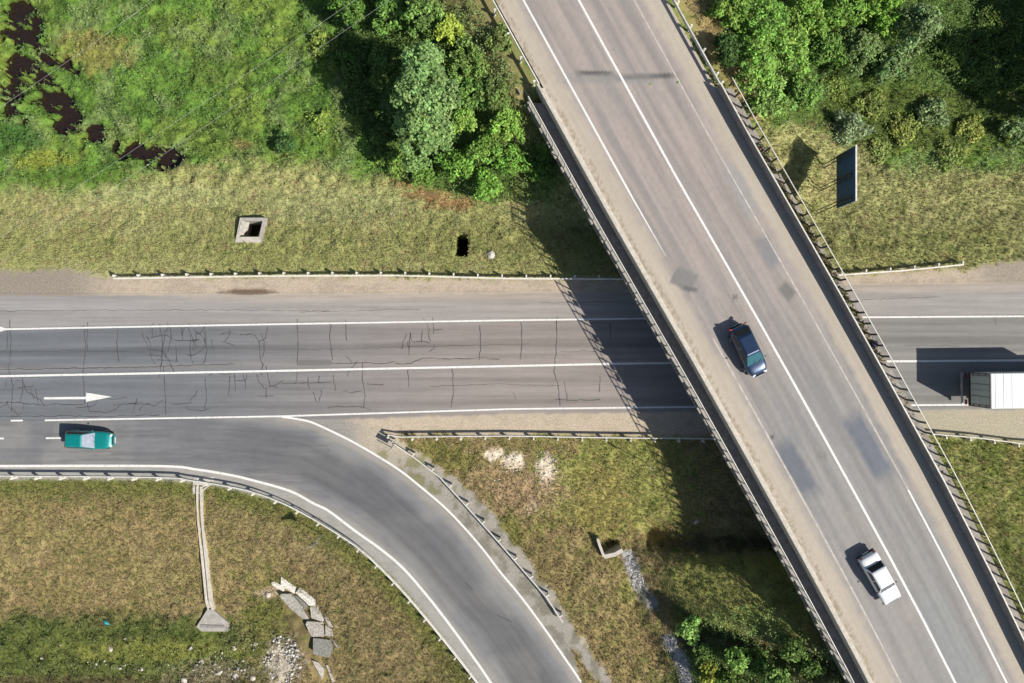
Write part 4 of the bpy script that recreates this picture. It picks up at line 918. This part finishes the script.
# ------------------------------------------------------------------ grass and weeds (uncountable)
def veg(c, g=1.4, d=.14):
    l = c.mean(-1, keepdims=True); return (c*(1-d)+l*d)*g
def tufts(name, n, x0, x1, y0, y1, mode, label):
    X_ = rng.uniform(x0, x1, n); Y_ = rng.uniform(y0, y1, n); Z_ = terrain(X_, Y_); c, g, lu_ = paint(X_, Y_, Z_); c = veg(c)
    u, v = toUV(X_, Y_)
    clump = fbm(X_*1.6, Y_*1.6, 3, 90)
    ok = (g > .6+.3*rng.random(n))
    tx, ty = 512+X_*FPX/(H-Z_), 341.5-Y_*FPX/(H-Z_)
    th = np.zeros(n)
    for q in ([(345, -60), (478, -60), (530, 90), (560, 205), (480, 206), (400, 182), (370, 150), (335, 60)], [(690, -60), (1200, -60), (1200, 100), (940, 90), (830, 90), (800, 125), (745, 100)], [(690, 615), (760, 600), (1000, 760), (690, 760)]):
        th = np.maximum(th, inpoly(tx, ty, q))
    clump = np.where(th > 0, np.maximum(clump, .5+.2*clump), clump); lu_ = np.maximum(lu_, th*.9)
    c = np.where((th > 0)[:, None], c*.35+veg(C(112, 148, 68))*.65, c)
    ok &= ~((np.abs(u-.1) < 6.9) & ((Z_ > 5) | ((Y_ < YA) & (Y_ > YB) & (np.abs(u) < 5))))
    ok &= ~((Y_ > 5) & (Z_ < -1.4)); ok &= ~((Z_ < -1.05) & (X_ < -25) & (Y_ > 13))
    if mode == 'weed': ok &= (lu_ > .35) & (clump > .40)
    if mode == 'short': ok &= rng.random(n) < np.where(lu_ > .5, .6, 1.0)
    pxx = 512+X_*FPX/(H-Z_); pyy = 341.5-Y_*FPX/(H-Z_)
    dch, _ = dseg(pxx, pyy, [(199.5, 486), (200.5, 520), (206.5, 575), (211, 604), (212, 626)]); ok &= dch > np.where(pyy > 605, 14, 5.5)
    ok &= ~((np.abs(pxx-249) < 14.5) & (np.abs(pyy-230) < 12)); ok &= ~((np.abs(pxx-302) < 26) & (np.abs(pyy-630) < 52) & (np.abs((pxx-302)-(pyy-630)*.42) < 9))
    lum = c.sum(1); ok &= ~((lum > 1.05) & (rng.random(n) < .8))
    X_, Y_, Z_, c, lu_, clump, th = [q[ok] for q in (X_, Y_, Z_, c, lu_, clump, th)]; n = len(X_)
    if mode == 'short':
        kk = 3; X_, Y_, Z_, clump, lu_ = [np.repeat(q, kk) for q in (X_, Y_, Z_, clump, lu_)]; c = np.repeat(c, kk, 0); n *= kk
        X_ = X_+rng.normal(0, .05, n); Y_ = Y_+rng.normal(0, .05, n)
        a = rng.random(n)*6.28; L_ = (.10+.22*rng.random(n))*(.7+.8*clump); hh = L_*(.5+.6*rng.random(n))
        # lean with the wind in patches
        d = np.stack([np.cos(a)+.5, np.sin(a)-.4], -1)*L_[:, None]*.8
        wv = np.stack([-np.sin(a), np.cos(a)], -1)*(.018+.02*rng.random(n))[:, None]
        b0 = np.stack([X_, Y_, Z_-.01], -1)
        V = np.stack([b0+np.c_[wv, np.zeros(n)], b0-np.c_[wv, np.zeros(n)], b0+np.c_[d, hh]], 1).reshape(-1, 3)
        F = np.arange(n*3).reshape(-1, 3); cc = c*(.74+.58*rng.random((n, 1)))*np.array([1.0, 1.0, .95])
        straw = rng.random(n) < .09; cc[straw] = cc[straw]*.4+C(205, 190, 135)*.6
        cc = np.stack([cc*.8, cc*.8, cc*1.25], 1).reshape(-1, 3)
    else:
        kk = 10; X_, Y_, Z_, clump, th = [np.repeat(q, kk) for q in (X_, Y_, Z_, clump, th)]; c = np.repeat(c*(.75+.6*rng.random((n, 1))), kk, 0); n *= kk
        hg = (.04+.5*rng.random(n))*sst(.38, .62, clump)+th*rng.random(n)*1.0*fbm(X_*.9, Y_*.9, 2, 97)
        X_ = X_+rng.normal(0, .11, n); Y_ = Y_+rng.normal(0, .11, n)
        V, F = leaf_geo(np.stack([X_, Y_, Z_+.05+hg], -1), rng.uniform(.04, .095, n), up=.9)
        cc = np.repeat(c*(.62+.85*rng.random((n, 1))), 4, 0)
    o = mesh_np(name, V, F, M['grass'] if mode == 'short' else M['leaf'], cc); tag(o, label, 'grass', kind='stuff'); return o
def leaf_geo(Cn, sz, up=.6, outd=None):
    n = len(Cn); nv = rng.normal(0, 1, (n, 3)); nv[:, 2] = np.abs(nv[:, 2])+up
    if outd is not None: nv += outd*.9
    nv /= np.linalg.norm(nv, axis=1)[:, None]
    r = rng.normal(0, 1, (n, 3)); a = np.cross(nv, r); a /= np.linalg.norm(a, axis=1)[:, None]; b_ = np.cross(nv, a)
    a *= sz[:, None]; b_ *= sz[:, None]*.55
    V = np.stack([Cn-a, Cn+b_, Cn+a, Cn-b_], 1).reshape(-1, 3)
    return V, np.arange(n*4).reshape(-1, 4)
tufts('grass', 300000, -47, 47, -32, 32, 'short', 'mown and dry grass covering the verges and slopes')
tufts('weeds', 46000, -47, 47, -32, 32, 'weed', 'lush green weeds and herbs covering the meadow')
# weeds on the right walkway
n = 4200; vv = rng.normal(2.0, 7.0, n); uu = rng.uniform(6.02, 6.78, n)-.15*rng.random(n)
ok = (vv > -14) & (vv < 30) & (fbm(vv*.6, uu*1.5, 3, 95) > .40); uu, vv = uu[ok], vv[ok]; n = len(uu)
Xw, Yw = UVn(uu, vv); Cn = np.stack([Xw, Yw, 6.08+.22*rng.random(n)], -1); V, F = leaf_geo(Cn, rng.uniform(.05, .12, n))
cc = np.where(rng.random((n, 1)) < .25, C(140, 100, 80), C(112, 120, 62))*(.7+.6*rng.random((n, 1)))
tag(mesh_np('weeds', V, F, M['leaf'], np.repeat(cc, 4, 0)), 'weeds growing out of the right walkway of the bridge', 'weeds', kind='stuff')

# ------------------------------------------------------------------ trees and bushes
def plant(px, py, rx, ry, h, rgb, label, leaf=.13, dens=1.0, cat='bush', group='bushes and trees', clear=.1, name=None, rot=0, at=None, vary=.3):
    zc_guess = 0
    if at is None:
        g = 0.0
        for _ in range(5):
            q = P(px, py, g+h*.62); g = Tz(q.x, q.y)
        cx, cy = q.x, q.y
    else: cx, cy = at; g = Tz(cx, cy)
    nm = name or ('bush' if h < 3.6 else 'tree'); rt = empty(nm, (cx, cy, g-.05), 0, label, cat, group)
    tr = B(); lr = random.Random(int(px*7+py))
    tr.tube([(0, 0, -.3), (.05, .03, h*.3), (0, 0, h*.62)], [h*.028+.02, h*.02+.015, .02], 8)
    for i in range(7):
        a = i*2.4+lr.random(); z0 = h*(.12+.06*i); e = (math.cos(a)*rx*.62, math.sin(a)*ry*.62, min(h*.8, z0+h*.36))
        tr.tube([(0, 0, z0), (e[0]*.5, e[1]*.5, (z0+e[2])*.5+.05*h), e], [.02+h*.01, .015+h*.005, .008], 6)
    tr.build('trunk', M['trunk'], rt)
    vol = rx*ry*h; ncl = int(26+16*rx*ry*(1 if h < 4 else 1.5)); 
    th = rng.random(ncl)*6.28; ct = rng.random(ncl)*1.15-.15; rr = (.55+.45*rng.random(ncl)**.5)
    st_ = np.sqrt(np.clip(1-ct**2, 0, 1)); lob = 1+.25*np.sin(th*3+px)+.15*np.sin(th*5+py)
    Cc = np.stack([np.cos(th)*st_*rr*lob, np.sin(th)*st_*rr*lob, ct*rr], -1)
    zc = h*(clear+(1-clear)*.42); rz = h-zc
    Cw = Cc*np.array([rx*.9, ry*.9, rz*.93])
    cs = (.20+.16*rng.random(ncl))*min(1.25, .55+.3*math.sqrt(rx*ry)); m = int(42*dens); tot = ncl*m
    dirs = rng.normal(0, 1, (tot, 3)); dirs /= np.linalg.norm(dirs, axis=1)[:, None]; rad = rng.random(tot)**.4
    pos = np.repeat(Cw, m, 0)+dirs*rad[:, None]*np.repeat(cs*1.35, m)[:, None]*np.array([1, 1, .8])
    if rot: ca, sa = math.cos(rot), math.sin(rot); pos = np.stack([pos[:, 0]*ca-pos[:, 1]*sa, pos[:, 0]*sa+pos[:, 1]*ca, pos[:, 2]], -1)
    pos[:, 2] += zc; keep = pos[:, 2] > .02*h; pos = pos[keep]; dk = dirs[keep]
    cl = (1+vary*(rng.random((ncl, 1))-.5)*2)*(1+rng.normal(0, .05, (ncl, 3))); cl = np.repeat(cl, m, 0)[keep]
    V, F = leaf_geo(pos, rng.uniform(.6, 1.2, len(pos))*leaf, up=.5, outd=dk)
    cc = veg(C(*rgb)*cl, 1.5, .12)*np.array([1.07, 1, .84])*(.6+.8*rng.random((len(pos), 1)))
    mesh_np('crown', V, F, M['leaf'], np.repeat(cc, 4, 0), rt)
    return rt
WIL = 'trees and bushes left of the bridge'; RB = 'trees and bushes right of the bridge'
plant(424, 84, 2.1, 2.8, 7.4, (120, 158, 96), 'large grey green willow whose crown casts the broad dark shadow on the meadow', .15, 1.5, 'tree', WIL, .15, name='tree', vary=.22)
plant(422, 130, 2.25, 2.5, 6.4, (116, 152, 90), 'grey green willow with a round crown, lower one of the two joined willows', .15, 1.5, 'tree', WIL, .15, name='tree', vary=.22)
LB = [(352, 4, 1.7, 3.4, (92, 134, 54), 'mid green bush at the top edge, left end of the thicket'), (392, 14, 1.5, 3.0, (104, 150, 66), 'bright green bush at the top edge above the large willow shadow'), (424, 14, 1.6, 3.2, (112, 150, 74), 'leafy green bush at the top edge directly above the willow'),
 (450, 30, 1.1, 2.6, (158, 184, 66), 'yellow green bush at the upper right of the willow'), (468, 62, 1.5, 2.2, (110, 144, 70), 'dull olive bush between the willow and the bridge guardrail'), (474, 92, 1.2, 2.0, (104, 148, 68), 'green bush right of the willow, halfway down'),
 (462, 118, 1.15, 2.4, (130, 172, 72), 'bright green bush right of the lower willow crown'), (494, 92, 1.1, 1.8, (104, 132, 66), 'small green bush on the embankment near the start of the bridge'), (506, 124, 1.4, 2.4, (128, 170, 70), 'bright bush beside the end of the left bridge railing'),
 (488, 148, 1.5, 2.2, (112, 154, 64), 'olive green bush below the bright one beside the railing'), (512, 160, 1.1, 2.0, (112, 164, 62), 'small vivid bush left of the bridge shadow'), (458, 162, 1.5, 2.4, (108, 158, 62), 'rounded green bush below the willows'), (486, 184, 1.2, 1.9, (116, 170, 64), 'vivid green bush lowest on the embankment, above the dry orange grass'),
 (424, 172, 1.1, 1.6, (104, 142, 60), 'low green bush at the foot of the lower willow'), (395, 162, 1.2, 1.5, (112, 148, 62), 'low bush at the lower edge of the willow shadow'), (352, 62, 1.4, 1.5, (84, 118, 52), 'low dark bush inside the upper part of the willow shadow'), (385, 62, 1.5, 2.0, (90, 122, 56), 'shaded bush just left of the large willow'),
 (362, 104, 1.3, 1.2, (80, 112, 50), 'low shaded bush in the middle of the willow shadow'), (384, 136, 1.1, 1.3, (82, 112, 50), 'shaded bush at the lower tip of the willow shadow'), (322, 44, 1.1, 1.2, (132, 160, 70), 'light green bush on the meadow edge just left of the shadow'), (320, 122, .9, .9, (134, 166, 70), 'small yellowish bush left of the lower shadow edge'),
 (285, 143, .8, 1.2, (72, 108, 56), 'small dark bush standing alone on the meadow'), (500, 38, .9, 1.2, (112, 134, 72), 'low olive bush beside the guardrail of the upper road'), (540, 170, 1.0, 1.2, (96, 140, 56), 'small bush in the bridge shadow near the road end')]
for px, py, r, h, c, lb in LB: plant(px, py, r, r*random.uniform(.85, 1.15), h, c, lb, .13, 1.0, 'bush', WIL)
RBL = [(733, 10, 1.5, 3.0, (120, 160, 66), 'bright green bush at the top edge nearest the guardrail'), (728, 48, 1.1, 2.0, (66, 100, 46), 'dark green bush squeezed against the start of the right railing'), (762, 22, 2.0, 3.8, (116, 164, 68), 'large bright green bush, second from the guardrail at the top edge'),
 (802, 12, 2.0, 3.8, (120, 164, 66), 'large green bush at the top edge, middle of the right thicket'), (845, 8, 1.9, 3.4, (112, 158, 62), 'green bush at the top edge left of the grey green tree'), (885, 10, 1.6, 3.4, (124, 172, 62), 'vivid green bush at the top edge beside the grey green tree'),
 (756, 62, 1.6, 3.0, (122, 168, 70), 'bright bush beside the first railing posts'), (790, 52, 1.8, 3.4, (124, 168, 72), 'large bush in the centre of the right thicket'), (826, 48, 1.7, 3.0, (106, 148, 66), 'mid green bush right of the thicket centre'), (862, 48, 1.7, 2.8, (112, 142, 84), 'grey green bush near the shadowed corner'),
 (770, 98, 1.7, 2.2, (128, 166, 84), 'pale green bush just outside the right railing'), (802, 90, 1.5, 2.4, (106, 148, 66), 'mid green bush at the lower side of the right thicket'), (895, 62, 1.5, 2.2, (116, 146, 92), 'bluish green bush at the edge of the dark corner'), (835, 88, 1.0, .6, (126, 150, 70), 'low olive bush above the bluish bush'),
 (872, 104, 1.2, .6, (128, 150, 74), 'low yellow green bush right of the bluish bush'), (850, 128, 1.5, 2.3, (136, 160, 122), 'round bluish grey bush casting its own shadow above the road sign'), (934, 112, 1.2, 1.3, (124, 150, 100), 'small bluish bush in the rough grass right of the sign'), (905, 128, 1.2, .5, (140, 156, 76), 'low yellowish bush between the two bluish bushes'),
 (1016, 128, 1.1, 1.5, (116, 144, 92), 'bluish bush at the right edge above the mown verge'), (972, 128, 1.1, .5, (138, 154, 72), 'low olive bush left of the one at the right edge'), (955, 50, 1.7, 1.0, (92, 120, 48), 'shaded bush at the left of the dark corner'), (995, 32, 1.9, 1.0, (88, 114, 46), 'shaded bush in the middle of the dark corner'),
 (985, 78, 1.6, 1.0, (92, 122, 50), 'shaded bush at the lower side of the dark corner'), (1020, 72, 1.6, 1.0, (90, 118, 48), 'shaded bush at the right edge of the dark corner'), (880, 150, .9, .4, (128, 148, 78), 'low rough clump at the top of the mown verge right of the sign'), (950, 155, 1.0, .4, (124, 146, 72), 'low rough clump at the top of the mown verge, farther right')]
for px, py, r, h, c, lb in RBL: plant(px, py, r, r*random.uniform(.85, 1.15), h, c, lb, .13, 1.0, 'bush', RB)
plant(918, 26, 1.6, 1.9, 4.4, (116, 146, 96), 'grey green tree at the border of the dark corner near the top edge', .14, 1.2, 'tree', RB, .15, name='tree')
for x, y, r, h, lb in ((45.6, 20.2, 3.4, 9.8, 'tall tree beyond the right edge, nearest of those shading the corner'), (45.5, 28.5, 3.6, 9.5, 'tall tree just outside the upper right corner, shading the corner'), (50, 23.5, 3.6, 11, 'tall tree beyond the right edge, lower of those shading the corner'), (42.5, 35.5, 3.8, 10.5, 'tall tree above the upper right corner'), (50.5, 31, 3.8, 12, 'tallest tree beyond the upper right corner')):
    plant(0, 0, r, r, h, (92, 118, 52), lb, .2, 1.1, 'tree', 'tall trees beyond the upper right corner', .12, name='tree', at=(x, y))
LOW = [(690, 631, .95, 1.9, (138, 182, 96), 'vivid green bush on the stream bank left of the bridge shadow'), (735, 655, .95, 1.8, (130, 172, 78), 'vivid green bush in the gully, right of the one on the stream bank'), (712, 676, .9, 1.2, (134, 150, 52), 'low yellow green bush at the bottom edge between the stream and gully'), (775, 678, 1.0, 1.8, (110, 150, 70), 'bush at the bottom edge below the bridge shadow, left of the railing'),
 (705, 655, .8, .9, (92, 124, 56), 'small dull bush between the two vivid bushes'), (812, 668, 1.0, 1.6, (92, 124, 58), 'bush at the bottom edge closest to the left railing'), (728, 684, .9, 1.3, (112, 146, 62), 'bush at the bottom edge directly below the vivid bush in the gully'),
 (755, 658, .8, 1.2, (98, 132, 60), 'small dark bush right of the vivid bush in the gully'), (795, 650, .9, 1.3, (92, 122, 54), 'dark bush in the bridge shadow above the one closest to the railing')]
for px, py, r, h, c, lb in LOW: plant(px, py, r, r, h, c, lb, .13, 1.0, 'bush', 'bushes along the stream below the bridge')
print('verts', sum(len(o.data.vertices) for o in bpy.data.objects if o.type == 'MESH'))
